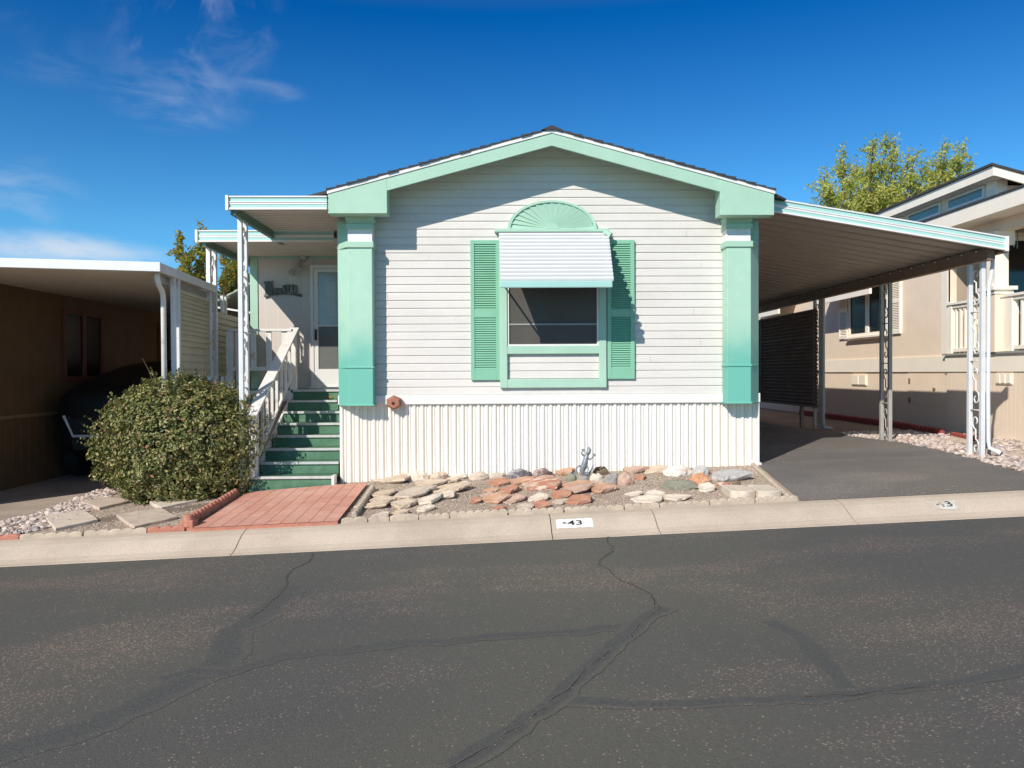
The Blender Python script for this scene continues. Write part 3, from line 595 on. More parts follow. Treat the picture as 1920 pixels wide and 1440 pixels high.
SL = [
 (696, 771, 893, 910, 'tan', 'long tan slab lying against the skirting nearest the path', .05),
 (839, 874, 890, 902, 'cream', 'flat cream slab against the skirting between tan rock and dark gap', .04),
 (689, 745, 921, 936, 'tan', 'tan flagstone third row back near the brick path', .03),
 (743, 812, 917, 936, 'gtan', 'large brown tan flagstone in the middle of the tan group', .04),
 (786, 836, 901, 915, 'tan', 'narrow tan flagstone at the back of the tan group', .035),
 (832, 864, 899, 908, 'tan', 'small tan flagstone at the back right of the tan group', .03),
 (842, 876, 906, 916, 'cream', 'small cream flagstone at the right end of the tan group', .03),
 (812, 884, 911, 926, 'tan', 'widest pale flagstone at the right end of the tan group', .035),
 (810, 857, 923, 940, 'cream', 'light grey cream flagstone right of the large brown tan one', .04),
 (693, 740, 934, 947, 'tan', 'small tan flagstone with dark shaded right end near the path', .04),
 (670, 735, 944, 957, 'tan', 'long tan flagstone closest to the right side of the path', .03),
 (735, 781, 940, 957, 'tan', 'square tan flagstone in the front row of the tan group', .045),
 (781, 829, 933, 951, 'cream', 'cream flagstone with raised shaded lip in the tan group', .045),
 (783, 812, 949, 963, 'cream', 'cream flagstone lowest and nearest the edging in the tan group', .03),
 (702, 733, 962, 974, 'gtan', 'brown flagstone right behind the flat topped edging block', .03),
 (733, 765, 958, 969, 'tan', 'narrow tan flagstone just behind the edging, right of the brown one', .03),
 (918, 952, 900, 915, 'red', 'red flagstone at the back left of the red group', .04),
 (956, 999, 897, 912, 'orange', 'orange flagstone at the back of the red group', .04),
 (973, 1044, 899, 928, 'streak', 'largest flagstone, cream with red streaks, tilted in the red group', .06),
 (909, 938, 917, 927, 'orange', 'small rust flagstone at the left edge of the red group', .03),
 (936, 974, 914, 929, 'red', 'deep orange flagstone left of the streaked one', .04),
 (904, 930, 926, 936, 'pink', 'small brownish flagstone above the leftmost red chip', .03),
 (879, 904, 936, 947, 'red', 'bright red chip farthest left of the red group', .04),
 (901, 952, 930, 946, 'orange', 'long tan and rust flagstone right of the leftmost red chip', .035),
 (945, 985, 932, 947, 'pink', 'pinkish tan flagstone in front of the streaked one', .03),
 (992, 1029, 929, 943, 'cream', 'cream flagstone with rounded shaded end in the red group', .035),
 (920, 950, 951, 960, 'red', 'red chip at the front left of the red group nearest the edging', .025),
 (971, 1001, 947, 959, 'gtan', 'tan flagstone half buried at the front of the red group', .03),
 (996, 1031, 943, 955, 'red', 'vivid red flagstone at the front of the red group', .04),
 (1040, 1076, 880, 897, 'orange', 'pale orange slab against the skirting left of the lizard', .05),
 (1061, 1117, 905, 919, 'orange', 'thin orange flagstone right in front of the lizard', .035),
 (1048, 1108, 911, 934, 'pink', 'tan pink flagstone under the thin orange one before the lizard', .035),
 (1104, 1157, 907, 931, 'orange', 'orange flagstone at the right end of the red group', .05),
 (1034, 1072, 922, 938, 'red', 'red flagstone right of the cream one in the red group', .035),
 (1065, 1111, 930, 952, 'red', 'pointed red flagstone lowest in the red group on the right', .045),
 (1035, 1065, 937, 949, 'gtan', 'grey tan flagstone between two red ones', .025),
 (1187, 1212, 891, 904, 'red', 'brick red chip alone behind the bare gravel', .04),
 (1141, 1171, 871, 889, 'cream', 'cream slab leaning on the skirting right of the lizard', .10),
 (1170, 1211, 878, 891, 'pink', 'pinkish slab against the skirting behind the brick red chip', .05),
 (1211, 1251, 878, 892, 'tan', 'tan slab against the skirting left of the white rock', .05),
 (1328, 1409, 885, 909, 'pale', 'large pale grey rounded slab near the house corner', .07),
 (1245, 1307, 904, 922, 'green', 'grey green round flagstone in front of the white rock', .03),
 (1309, 1348, 910, 925, 'cream', 'pale flagstone in front of the orange boulder', .04),
 (1176, 1209, 922, 935, 'cream', 'small cream flagstone, back left of the four before the edging', .025),
 (1211, 1250, 921, 935, 'cream', 'cream flagstone, back right of the four before the edging', .025),
 (1187, 1244, 932, 946, 'cream', 'long cream flagstone, front left of the four before the edging', .03),
 (1245, 1292, 928, 944, 'cream', 'cream flagstone, front right of the four before the edging', .03)]
for i, (a, b, c, d, col_, lab, th) in enumerate(SL): slab(a, b, c, d, col_, lab, th=th, seed=i+20, tilt=(-.12 if 'streak' in col_ else 0))
BL = [
 (757, 808, 884, 904, 'cream', 'rough cream rock against the skirting below the terracotta box'),
 (806, 839, 884, 903, 'tan', 'rounded tan rock against the skirting right of the rough cream one'),
 (880, 921, 887, 901, 'gtan', 'low grey tan rock against the skirting left of the mottled ones'),
 (916, 951, 887, 899, 'gtan', 'flat brownish rock touching the mottled grey rock'),
 (951, 999, 881, 898, 'mott', 'mottled grey and black rock against the skirting'),
 (999, 1039, 879, 897, 'mottp', 'mottled purple brown rock against the skirting left of the lizard'),
 (1060, 1084, 889, 905, 'green', 'small grey green rock at the left foot of the lizard'),
 (1082, 1108, 893, 906, 'grey', 'dark grey flat rock under the lizard'),
 (1106, 1139, 889, 908, 'cream', 'cream rock with yellow stains at the right foot of the lizard'),
 (1112, 1144, 876, 893, 'dark', 'dark brown rock behind the lizard on its right'),
 (1134, 1163, 884, 911, 'grey', 'grey rock between the cream and the pinkish boulders'),
 (1160, 1187, 885, 911, 'pink', 'pale pinkish boulder right of the grey rock'),
 (1248, 1299, 875, 894, 'white', 'white rock with rust stains against the skirting'),
 (1299, 1333, 872, 893, 'pale', 'pointed grey and white rock behind the orange boulder'),
 (1294, 1335, 886, 912, 'boul', 'round orange boulder near the right end of the yard'),
 (1374, 1392, 901, 914, 'dark', 'small dark brown rock in front of the large pale slab'),
 (1385, 1406, 879, 893, 'mottp', 'small purple grey rock at the house corner'),
 (1345, 1372, 904, 914, 'streak', 'small cream and rust rock right of the orange boulder')]
for i, (a, b, c, d, col_, lab) in enumerate(BL): boulder(a, b, c, d, col_, lab, seed=i+3)
# two curved pavers near the drive
for i, (a, b) in enumerate([(1372, 1424), (1424, 1474)]):
    A = PG(a, 938); B = PG(b, 938); xc = (A.x+B.x)/2; w = (B.x-A.x)/2*.97; y0 = A.y; pts = []
    for k in range(13):
        t = -1+2*k/12; pts.append((xc+t*w, y0+.06*(t*t)*(1 if i == 0 else .6)+(.02 if i else 0)))
    pts += [(xc+w*.96, y0+.40), (xc-w*.96, y0+.42)]
    z = g(xc, y0+.2)-.01; pv = MB(); pv.prism([(x, y, z+(y-y0)*.03) for x, y in pts], (0, 0, .085))
    tag(pv.build('paver', 'st_slate', bevel=.008), ['curved tan paver left of the pair near the asphalt drive', 'curved tan paver right of the pair near the asphalt drive'][i], 'paver', 'curved pavers in the gravel')
# stepping stones left
def step_stone(c, label, colr='slate'):
    P4 = [PG(*p) for p in c]; n = MB(); pts = []
    for i in range(len(P4)):
        a = P4[i]; b = P4[(i+1) % len(P4)]
        for t in (0, .3, .6): j = .008 if t else 0; pts.append((a.x+(b.x-a.x)*t+random.uniform(-j, j), a.y+(b.y-a.y)*t+random.uniform(-j, j), g(a.x+(b.x-a.x)*t, a.y+(b.y-a.y)*t)-.01))
    n.prism(pts, (0, 0, .045)); tag(n.build('stepping_stone', 'st_'+colr, bevel=.006), label, 'stepping stone', 'stepping stones left of the path')
step_stone([(104, 997), (84, 972), (158, 961), (184, 979)], 'grey stepping stone nearest the left edge of the yard')
step_stone([(186, 957), (150, 945), (180, 934), (249, 942)], 'tan stepping stone behind, at the left foot of the shrub', 'gtan')
step_stone([(252, 993), (218, 971), (300, 957), (333, 974)], 'large tan stepping stone nearest the red edging', 'gtan')
step_stone([(302, 957), (280, 945), (310, 938), (376, 941)], 'grey stepping stone right under the front of the shrub')
for c, lab in [([(1812, 836), (1768, 828), (1790, 820), (1815, 822)], 'sandy stepping stone in the pebbles left of the front carport post'), ([(1925, 862), (1890, 856), (1900, 848), (1930, 850)], 'sandy stepping stone in the pebbles at the right edge')]:
    step_stone(c, lab, 'gtan')
# loose stones
def scatter(poly, n, r0, r1, m, name, label, cat, off=.0, nosub=None, flat=.6, seed=1):
    rnd = random.Random(seed); xs_ = [p[0] for p in poly]; ys_ = [p[1] for p in poly]; b = MB()
    base = [(1, 0, 0), (0, 1, 0), (-1, 0, 0), (0, -1, 0), (0, 0, 1), (.6, .6, .6), (-.6, .6, .6), (-.6, -.6, .6), (.6, -.6, .6)]
    fs = [(0, 5, 8), (0, 1, 5), (1, 6, 5), (1, 2, 6), (2, 7, 6), (2, 3, 7), (3, 8, 7), (3, 0, 8), (4, 5, 6), (4, 6, 7), (4, 7, 8), (4, 8, 5)]
    k = 0; tr = 0
    while k < n and tr < n*20:
        tr += 1; x = rnd.uniform(min(xs_), max(xs_)); y = rnd.uniform(min(ys_), max(ys_))
        if not inpoly(x, y, poly) or (nosub and any(inpoly(x, y, q) for q in nosub)): continue
        k += 1; r = rnd.uniform(r0, r1)*(1.5 if rnd.random() < .08 else 1); a = rnd.uniform(0, 2*PI); ca, sa = math.cos(a), math.sin(a); el = rnd.uniform(.6, 1); z = g(x, y)+off+rnd.uniform(-.2, .25)*r
        vs = []
        for (u, v, w) in base:
            q = rnd.uniform(.8, 1.15); u *= r*q; v *= r*el*q; vs.append((x+u*ca-v*sa, y+u*sa+v*ca, z+w*r*flat*q))
        b.add(vs, fs)
    o = b.build(name, m, recalc=True, smooth=False); tag(o, label, cat, kind='stuff'); return o
YP = [(-5.1, YK1+.08), (3.05, YK1+.08), (3.33, 9.95), (-1.5, 9.95), (-3.2, 9.9), (-5.6, 10.5)]
scatter([(3.2, YK1+.0), (8, YK1+.0), (8, YK1+.5), (5, YK1+.35), (3.4, 8.6)], 800, .002, .005, 'grit', 'drive_grit', 'loose grit washed along the kerb edge of the asphalt drive', 'grit', off=.01, seed=14)
scatter(YP, 26000, .005, .011, 'grit', 'pea_gravel', 'small tan gravel covering the yard in front of the house', 'gravel', nosub=[PA], seed=4)
def along(pts, w):
    L_ = [(x-w/2, y) for x, y in pts]; R_ = [(x+w/2, y) for x, y in pts]; return L_+R_[::-1]
scatter([(-5.95, YK1+.05), (-5.05, YK1+.05), (-4.7, 8.6), (-5.0, 9.6), (-5.4, 11.2), (-5.95, 11.8), (-5.6, 9.5)], 1500, .022, .042, 'peb', 'river_pebbles', 'pale rounded pebbles along the left drive', 'pebbles', off=.005, flat=.7, seed=5)
RP = DR[:-2]+[(8.3, YK1+.45), (8.25, 14.3), (6.4, 14.3)]
scatter(RP, 6500, .022, .045, 'peb', 'river_pebbles', 'pale pinkish pebbles between the asphalt drive and the beige house', 'pebbles', off=.006, flat=.7, seed=6)
# ================================================================== THE GREEN TRIMMED MOBILE HOME
XL, XR, YF = -2.02, 3.41, 10.0
XC = .70; ZPK = 4.60; SL_ = .272; YFA = 9.52          # ridge, pitch, plane of the rake boards
def zroof(x): return ZPK-SL_*abs(x-XC)
home = thing('mobile_home', 'cream mobile home with mint green trim, shutters and a white awning over its front window', 'mobile home')
YB = 24.0
# siding on the gable wall, one lapped course after another
sb = MB(); z = 1.33; c = .1016; x0, x1 = XL+.16, XR-.15
def gab(z): return max(x0, XC-(ZPK-.05-z)/SL_), min(x1, XC+(ZPK-.05-z)/SL_)
while z < ZPK-.12:
    zt = min(z+c, ZPK-.10); a0, b0 = gab(z); a1, b1 = gab(zt)
    am, bm_ = gab(z+c*.8)
    sb.add([(a0, YF-.013, z), (b0, YF-.013, z), (bm_, YF-.007, z+c*.8), (am, YF-.007, z+c*.8), (a1, YF, zt), (b1, YF, zt), (b0, YF-.001, z), (a0, YF-.001, z)], [(0, 1, 2, 3), (3, 2, 5, 4), (0, 7, 6, 1)])
    z += c
sd_ = sb.build('siding', 'siding', home, recalc=False)
js = MB(); rj = random.Random(5); zz = 1.33; kk = 0
while zz < 4.2:
    if kk % 2 == 0:
        xj = rj.uniform(XL+.5, XR-.5); a0, b0 = gab(zz+.2)
        if a0+.1 < xj < b0-.1: js.add([(xj, YF-.0145, zz+.004), (xj+.004, YF-.0145, zz+.004), (xj+.004, YF-.0085, zz+.078), (xj, YF-.0085, zz+.078)], [(0, 1, 2, 3)])
    zz += c; kk += 1
M['lap'] = mat('siding_lap_edge', (.36, .34, .31), .6, .1); js.build('lap_joints', 'lap', sd_, recalc=False)
core = MB(); core.prism([(XL, YF+.01, 1.2), (XR, YF+.01, 1.2), (XR, YF+.01, zroof(XR)-.1), (XC, YF+.01, ZPK-.1), (XL, YF+.01, zroof(XL)-.1)], (0, .15, 0))
core.box(XL, XL+.12, YF+.16, YB, .2, zroof(XL)-.12); core.box(XR-.12, XR, YF+.16, YB, .2, zroof(XR)-.12); core.box(XL, XR, YB-.1, YB, .2, 3.7)
core.build('side_wall', 'pwall', home)
# base band and ribbed skirting
bb = MB(); bb.box(XL-.01, XR+.02, YF-.035, YF+.012, 1.207, 1.327); bb.build('base_band', 'white', home, bevel=.006)
sk = MB(); pr = []; x = XL+.0
rnd = random.Random(3)
prof = [(0, 0), (.004, -.016), (.012, -.024), (.026, -.028), (.040, -.024), (.048, -.016), (.052, -.001), (.060, 0), (.064, -.010), (.074, -.016), (.084, -.010), (.088, 0), (.103, 0)]
while x < XR: pr += [(min(XR, x+a), YF+.02+b) for a, b in prof]; x += .104+rnd.uniform(-.001, .001)
vs = []
for (a, b) in pr: vs += [(a, b, g(a, 9.98)-.08), (a, b, 1.215)]
sk.add(vs, [(2*i, 2*i+2, 2*i+3, 2*i+1) for i in range(len(pr)-1)])
sk.build('skirting', 'skirt', home, recalc=False)
sc2 = MB(); sc2.box(XR-.012, XR+.012, YF-.02, YF+.03, g(XR, 10)-.05, 1.2); sc2.box(XR-.1, XR+.03, YF-.05, YF+.02, g(XR, 10)-.05, g(XR, 10)+.035); sc2.build('corner_trim', 'skirt', home)
sw = MB(); sw.box(XL+.02, XR-.02, YF+.05, YF+.1, .1, 1.3); sw.build('skirting_backing', 'skirt', home)
# roof: shingle courses on a deck
rf = MB()
for sgn in (-1, 1):
    xe = XL-.04 if sgn < 0 else XR+.06; n = 22
    for i in range(n):
        xa = XC+(xe-XC)*i/n; xb = XC+(xe-XC)*(i+1)/n+(.0 if i == n-1 else 0); za = zroof(xa); zbz = zroof(xb)
        w = rnd.uniform(-.012, .012)
        rf.hexa([(xa, YFA-.03+w, za-.01), (xb, YFA-.03+w, zbz-.01), (xb, YB+.2, zbz-.01), (xa, YB+.2, za-.01)], [(xa, YFA-.03+w, za+.004), (xb, YFA-.03+w, zbz+.020), (xb, YB+.2, zbz+.020), (xa, YB+.2, za+.004)])
rf.hexa([(XC-.13, YFA-.04, zroof(XC-.13)+.012), (XC+.13, YFA-.04, zroof(XC+.13)+.012), (XC+.13, YB+.2, zroof(XC+.13)+.012), (XC-.13, YB+.2, zroof(XC-.13)+.012)], [(XC-.01, YFA-.04, ZPK+.03), (XC+.01, YFA-.04, ZPK+.03), (XC+.01, YB+.2, ZPK+.03), (XC-.01, YB+.2, ZPK+.03)])
roof = rf.build('roof', 'shingle', home)
# loose shingle lips lapping over the porch and carport roofs
lp = MB(); lp.hexa([(XL-.36, 9.6, 3.765), (XL-.04, 9.5, 3.80), (XL-.04, 14, 3.80), (XL-.36, 14, 3.765)], [(XL-.36, 9.6, 3.785), (XL-.04, 9.5, 3.84), (XL-.04, 14, 3.84), (XL-.36, 14, 3.785)])
lp.build('shingle_lip', 'shingle', roof); lp = MB()
lp.hexa([(XR+.06, 9.6, 3.80), (XR+.26, 9.7, 3.765), (XR+.26, 14, 3.765), (XR+.06, 14, 3.80)], [(XR+.06, 9.6, 3.84), (XR+.26, 9.7, 3.782), (XR+.26, 14, 3.782), (XR+.06, 14, 3.84)])
lp.build('shingle_lip', 'shingle', roof)
# deck under the shingles, white drip edge, green rake
dk = MB(); xe0, xe1 = XL-.03, XR+.05
dk.prism([(xe0, 0, zroof(xe0)-.012), (XC, 0, ZPK-.012), (xe1, 0, zroof(xe1)-.012), (xe1, 0, zroof(xe1)-.075), (XC, 0, ZPK-.075), (xe0, 0, zroof(xe0)-.075)], (0, YB+.1-YFA-.03, 0))
o = dk.build('soffit', 'mint', home); o.location.y = YFA+.03
dr = MB(); dr.prism([(xe0, 0, zroof(xe0)-.008), (XC, 0, ZPK-.008), (xe1, 0, zroof(xe1)-.008), (xe1, 0, zroof(xe1)-.05), (XC, 0, ZPK-.052), (xe0, 0, zroof(xe0)-.05)], (0, .025, 0))
o = dr.build('drip_edge', 'white', home); o.location.y = YFA-.013
P1 = PY(725.5, 366, YFA); P2 = PY(1350.5, 374, YFA); zbL = PY(660, 400, YFA).z; zbR = PY(1400, 403, YFA).z
RH = .205; XI0, XI1 = P1.x, P2.x
ra = MB()
ra.prism([(XI0, 0, zroof(XI0)-.048), (XC, 0, ZPK-.05), (XI1, 0, zroof(XI1)-.048), (XI1, 0, zroof(XI1)-RH), (XC, 0, ZPK-RH), (XI0, 0, zroof(XI0)-RH)], (0, .03, 0))
o = ra.build('rake_board', 'mint', home); o.location.y = YFA
for (xa, xb, zb_, nm_) in ((XL-.02, XI0, zbL, 'l'), (XI1, XR+.04, zbR, 'r')):
    e = MB(); y0 = YFA-.001
    e.prism([(xa, 0, zroof(xa)-.05), (xb, 0, zroof(xb)-.05), (xb, 0, zb_), (xa, 0, zb_)], (0, .22, 0)); o = e.build('eave_box', 'mint', home, bevel=.004); o.location.y = y0
# columns with capital and foot
def column(mirror):
    def X(x): return x if not mirror else (XL+XR)-x
    xl, xf0, xf1 = XL, PY(653, 600, 9.77).x, PY(698.5, 600, 9.77).x
    yf = 9.77; zt = PY(660, 463, yf).z; zbm = PY(660, 761, yf).z
    def pl(z0, z1, d, nm_, m, par, full=True, taper=0):
        a = MB(); lo = [(X(xl-.0 if full else xf0-d), YF-.016, z0), (X(xl-.0 if full else xf0-d), YF-.03, z0), (X(xf0-d), yf-d, z0), (X(xf1+d), yf-d, z0), (X(xf1+d), YF-.016, z0)]
        a.prism(lo, (0, 0, z1-z0)); return a.build(nm_, m, par, bevel=.006)
    body = pl(zbm, zt, 0, 'column', 'column', home)
    pl(zbm-.004, zbm+.022, .012, 'foot_lip', 'column', body)
    zt1 = PY(660, 689, yf).z; pl(zt1-.012, zt1+.014, .012, 'foot_trim', 'column', body)
    nf = .0; y2 = yf
    zc = PY(660, 453, yf).z; pl(zt-.01, zc, .022, 'capital_trim', 'mint', body)
    zd = PY(660, 430, yf).z; zz = MB(); zz.box(min(X(xf0), X(xf1)), max(X(xf0), X(xf1)), yf+.01, YF-.016, zc, zd); zz.build('capital_block', 'white', body)
    ze = PY(660, 420, yf).z; pl(zd, ze, .018, 'capital_trim', 'mint', body, full=False)
    nk = MB(); a0, a1 = sorted((X(xf0), X(xf1))); ztop = zbL-.002
    nk.hexa([(a0, yf, ze), (a1, yf, ze), (a1, YF-.016, ze), (a0, YF-.016, ze)], [(a0-.03, yf-.03, ztop), (a1+.03, yf-.03, ztop), (a1+.03, YF-.016, ztop), (a0-.03, YF-.016, ztop)]); nk.build('column_neck', 'mint', body)
    cbm = MB(); b0, b1 = sorted((X(xl), X(xf0-.01))); cbm.box(b0, b1, YF-.03, YF+.02, zt+.001, zbL-.003); cbm.build('corner_board', 'mint', body)
column(False); column(True)
# front window with its green surround
def fx(px, y=9.96): return PY(px, 600, y).x
def fz(py, y=9.96): return PY(1035, py, y).z
win = MB(); ya = YF-.065; yb_ = YF-.012
X0, X1 = fx(937, ya), fx(1137, ya); Zt, Zm, Zb = fz(436, ya), fz(656, ya), fz(727, ya); jw = .095
win.box(X0, X0+jw, ya, yb_, Zb, Zt); win.box(X1-jw, X1, ya, yb_, Zb, Zt); win.box(X0+jw, X1-jw, ya+.004, yb_, Zb, Zb+.11); win.box(X0+jw, X1-jw, ya+.004, yb_, Zm-.05, Zm+.05)
win.box(X0+jw, X1-jw, ya+.004, yb_, Zt-.1, Zt)
wf = win.build('window', 'mint', home, bevel=.005)
hd = MB(); hd.box(X0-.06, X1+.03, ya-.05, yb_, Zt, Zt+.04); hd.build('head_trim', 'mint', wf, bevel=.006)
gx0, gx1, gz0, gz1 = X0+jw+.002, X1-jw-.002, Zm+.052, Zt-.102
sa = MB(); yq = ya+.02; w = .022
sa.box(gx0, gx0+w, yq, yb_, gz0, gz1); sa.box(gx1-w, gx1, yq, yb_, gz0, gz1); sa.box(gx0+w, gx1-w, yq, yb_, gz0, gz0+w); sa.box(gx0+w, gx1-w, yq, yb_, gz1-w, gz1)
sa.build('window_frame', 'white', wf)
zr = fz(608, yq); mr_ = MB(); mr_.box(gx0+w, gx1-w, yq+.012, yb_, zr-.010, zr+.012)
M['rail'] = mat('grey_meeting_rail', (.30, .29, .28), .5, .05); mr_.build('meeting_rail', 'rail', wf)
pn = MB(); pn.box(gx0+w, gx1-w, yq+.025, yb_, gz0+w, gz1-w); pn.build('pane', 'screen', wf)
# sunburst over the window
ar = MB(); cx = fx(1036); cz = Zt+.042; rx, rz = .575, fz(376)-cz; n = 40
def arc(r, y): return [(cx+math.cos(PI*i/n)*rx*r, y, cz+math.sin(PI*i/n)*rz*r) for i in range(n+1)]
ar.prism(arc(.93, YF-.014), (0, -.018, 0))
o1, i1 = arc(1.0, YF-.06), arc(.93, YF-.06)
for i in range(n): ar.hexa([i1[i], o1[i], o1[i+1], i1[i+1]], [(p[0], YF-.013, p[2]) for p in (i1[i], o1[i], o1[i+1], i1[i+1])])
ar.box(cx-rx, cx+rx, YF-.055, YF-.013, cz, cz+.018)
for k in range(1, 17):                                     # blades between the rays
    a0 = PI*(k-.5)/16.5; a1 = PI*(k+.5)/16.5; am = (a0+a1)/2
    f = lambda a, r, y: (cx+math.cos(a)*rx*r, y, cz+.01+math.sin(a)*rz*r)
    ar.add([f(a0, .12, YF-.034), f(a0, .92, YF-.034), f(a1, .92, YF-.052), f(a1, .12, YF-.036)], [(0, 1, 2, 3)])
    ar.add([f(a1, .12, YF-.036), f(a1, .92, YF-.052), f(a1, .92, YF-.03), f(a1, .12, YF-.03)], [(0, 1, 2, 3)])
ar.prism([(cx+math.cos(PI*i/12)*.085, YF-.06, cz+.01+math.sin(PI*i/12)*.07) for i in range(13)], (0, .04, 0))
ar.build('sunburst', 'mint', home)
# shutters
def shutter(px0, px1, py0, py1):
    x0 = fx(px0, YF-.05); x1 = fx(px1, YF-.05); z1 = fz(py0, YF-.05); z0 = fz(py1, YF-.05); f = MB(); y0, y1 = YF-.05, YF-.014; s = .05; zm = z0+(z1-z0)*.475
    f.box(x0, x0+s, y0, y1, z0, z1); f.box(x1-s, x1, y0, y1, z0, z1); f.box(x0+s, x1-s, y0+.002, y1, z0, z0+.14); f.box(x0+s, x1-s, y0+.002, y1, z1-.05, z1); f.box(x0+s, x1-s, y0+.002, y1, zm-.05, zm+.05)
    f.box(x0+s-.002, x1-s+.002, y1-.008, y1-.002, z0+.05, z1-.04)
    fr_ = f.build('shutter', 'shut', home, bevel=.004)
    l = MB()
    for (a, b) in ((z0+.14, zm-.05), (zm+.05, z1-.05)):
        n = int((b-a)/.0285); st = (b-a)/n
        for i in range(n):
            zz = a+st*i
            l.add([(x0+s, y0+.004, zz+.002), (x1-s, y0+.004, zz+.002), (x1-s, y0+.010, zz+st*.45), (x0+s, y0+.010, zz+st*.45), (x1-s, y1-.009, zz+st*.98), (x0+s, y1-.009, zz+st*.98), (x1-s, y1-.009, zz+.0), (x0+s, y1-.009, zz+.0)], [(0, 1, 2, 3), (3, 2, 4, 5), (0, 7, 6, 1)])
    l.build('louvres', 'shut', fr_, recalc=False)
shutter(882.5, 937.5, 450, 712); shutter(1139, 1190, 450, 711)
# the white slatted awning
aw = MB(); yt, yo = YF-.07, YF-.80; zt = fz(437, yt); zo = PY(1045, 527, yo).z; xa0, xa1 = PY(936, 450, yt).x, PY(1140, 450, yt).x
xb0, xb1 = PY(939, 530, yo).x, PY(1150, 530, yo).x; n = 13
for i in range(n):
    t0 = i/n; t1 = (i+1)/n; pts = []
    te = t0+(t1-t0)*.58
    for k in range(7):
        t = t0+(te-t0)*k/6; bul = math.sin(PI*k/6)**.7*.020
        pts.append((yt+(yo-yt)*t-bul*.70, zt+(zo-zt)*t+bul*.72))
    xl_, xr_ = xa0+(xb0-xa0)*t0-.004, xa1+(xb1-xa1)*t0+.004
    vs = [(xl_, y, z) for y, z in pts]+[(xr_, y, z) for y, z in pts]+[(xl_, y+.008, z-.02) for y, z in pts]+[(xr_, y+.008, z-.02) for y, z in pts]
    aw.add(vs, [(k, k+1, 8+k, 7+k) for k in range(6)]+[(14+k, 21+k, 22+k, 15+k) for k in range(6)]+[(k, 14+k, 15+k, k+1) for k in range(6)]+[(7+k, 8+k, 22+k, 21+k) for k in range(6)]+[(0, 7, 21, 14), (6, 20, 27, 13)])
aws = aw.build('window_awning', 'awnw', home)
sm_ = MB(); sm_.add([(xa0+.004, yt+.012, zt-.030), (xa1-.004, yt+.012, zt-.030), (xb1-.006, yo+.02, zo-.012), (xb0+.004, yo+.02, zo-.012)], [(0, 1, 2, 3)])  # dark sheet behind the slats, the shade of the gaps put into its colour
M['gapshade'] = mat('slat_gap_shade', (.022, .022, .024), .8, .1); sm_.build('slat_shade_sheet', 'gapshade', aws)
va = MB(); zv = PY(1045, 539.5, yo).z; va.box(xb0-.012, xb1-.012, yo-.02, yo+.015, zv, zo+.0); va.build('valance', 'mint2', aws, bevel=.01)
am_ = MB()
for xx in (xb0+.01, xb1-.03): am_.beam((xx, YF-.07, zt-.62), (xx, yo+.02, zo-.03), .018, .018); am_.beam((xx, YF-.06, zt-.02), (xx, yo+.02, zo-.02), .02, .012)
am_.build('awning_arm', 'mint2', aws)
br_ = MB(); br_.beam(PY(1134, 433, YF-.1), PY(1146, 441, YF-.16), .05, .05); br_.build('awning_bracket', 'mint', aws)
# porch wing: wall facing the street with the door
YD = 13.0; XW = PY(470, 600, YD).x
pw = MB(); zf = 1.36; pw.box(XW+.12, XL+.1, YD, YD+.12, zf-.02, 3.66); pwall = pw.build('porch_wall', 'pwall', home)
tr = MB(); tr.box(XW, XW+.125, YD-.02, YD+.14, .2, 3.64); tr.box(XW+.125, XL, YD-.018, YD, PY(540, 486, YD).z, 3.64); tr.build('corner_board', 'mint', home)
ws = MB(); ws.box(XW, XW+.12, YD+.14, YB, .1, 3.62); ws.box(XW+.12, XL+.1, YD+.01, YD+.1, .05, zf-.02); ws.build('wing_wall', 'pwall', home)
wr = MB(); wr.box(XW-.1, XL+.1, YD-.02, YB+.1, 3.66, 3.72); wr.build('wing_roof', 'shingle', home)
lj = MB(); ww0 = MB()
# door
dx0 = PY(583, 600, YD).x; dx1 = dx0+1.0; dz0, dz1 = zf+.0, PY(600, 497, YD).z
d = MB(); d.box(dx0, dx0+.055, YD-.05, YD, dz0, dz1); d.box(dx1-.055, dx1, YD-.05, YD, dz0, dz1); d.box(dx0+.055, dx1-.055, YD-.05, YD, dz1-.055, dz1)
dd = d.build('door', 'door', home, bevel=.004)
s_ = MB(); a, b = dx0+.058, dx1-.058; yz = YD-.035
zk = PY(600, 692, YD).z; zm2 = PY(600, 611, YD).z
s_.box(a, a+.07, yz, YD-.004, dz0+.01, dz1-.06); s_.box(b-.07, b, yz, YD-.004, dz0+.01, dz1-.06); s_.box(a+.07, b-.07, yz, YD-.004, dz0+.01, zk); s_.box(a+.07, b-.07, yz, YD-.004, dz1-.12, dz1-.06); s_.box(a+.07, b-.07, yz-.003, YD-.004, zm2-.012, zm2+.012)
s_.build('storm_door_frame', 'door', dd)
M['dglass'] = mat('storm_door_glass', (.30, .31, .29), .12, .12, 3., spec=.7)
gl = MB(); gl.box(a+.07, b-.07, YD-.02, YD-.006, zm2+.012, dz1-.12); gl.build('upper_glass', 'dglass', dd)
M['dlow'] = mat('storm_door_screen', (.13, .135, .125), .4, .12, 3., spec=.4)
gl = MB(); gl.box(a+.07, b-.07, YD-.02, YD-.006, zk, zm2-.012); gl.build('lower_glass', 'dlow', dd)
inn = MB()
for k in (0, 1): inn.box(a+.20+k*.24, a+.36+k*.24, YD-.0225, YD-.019, zm2+.15, dz1-.28)
M['dpan'] = mat('inner_door_panel', (.42, .44, .42), .2, .05, 3.); inn.build('inner_door_panel', 'dpan', dd)
hn = MB(); hz = PY(590, 628, YD).z; hn.box(a+.02, a+.05, YD-.075, YD-.035, hz-.09, hz+.09); hn.build('door_handle', 'black', dd, bevel=.006)
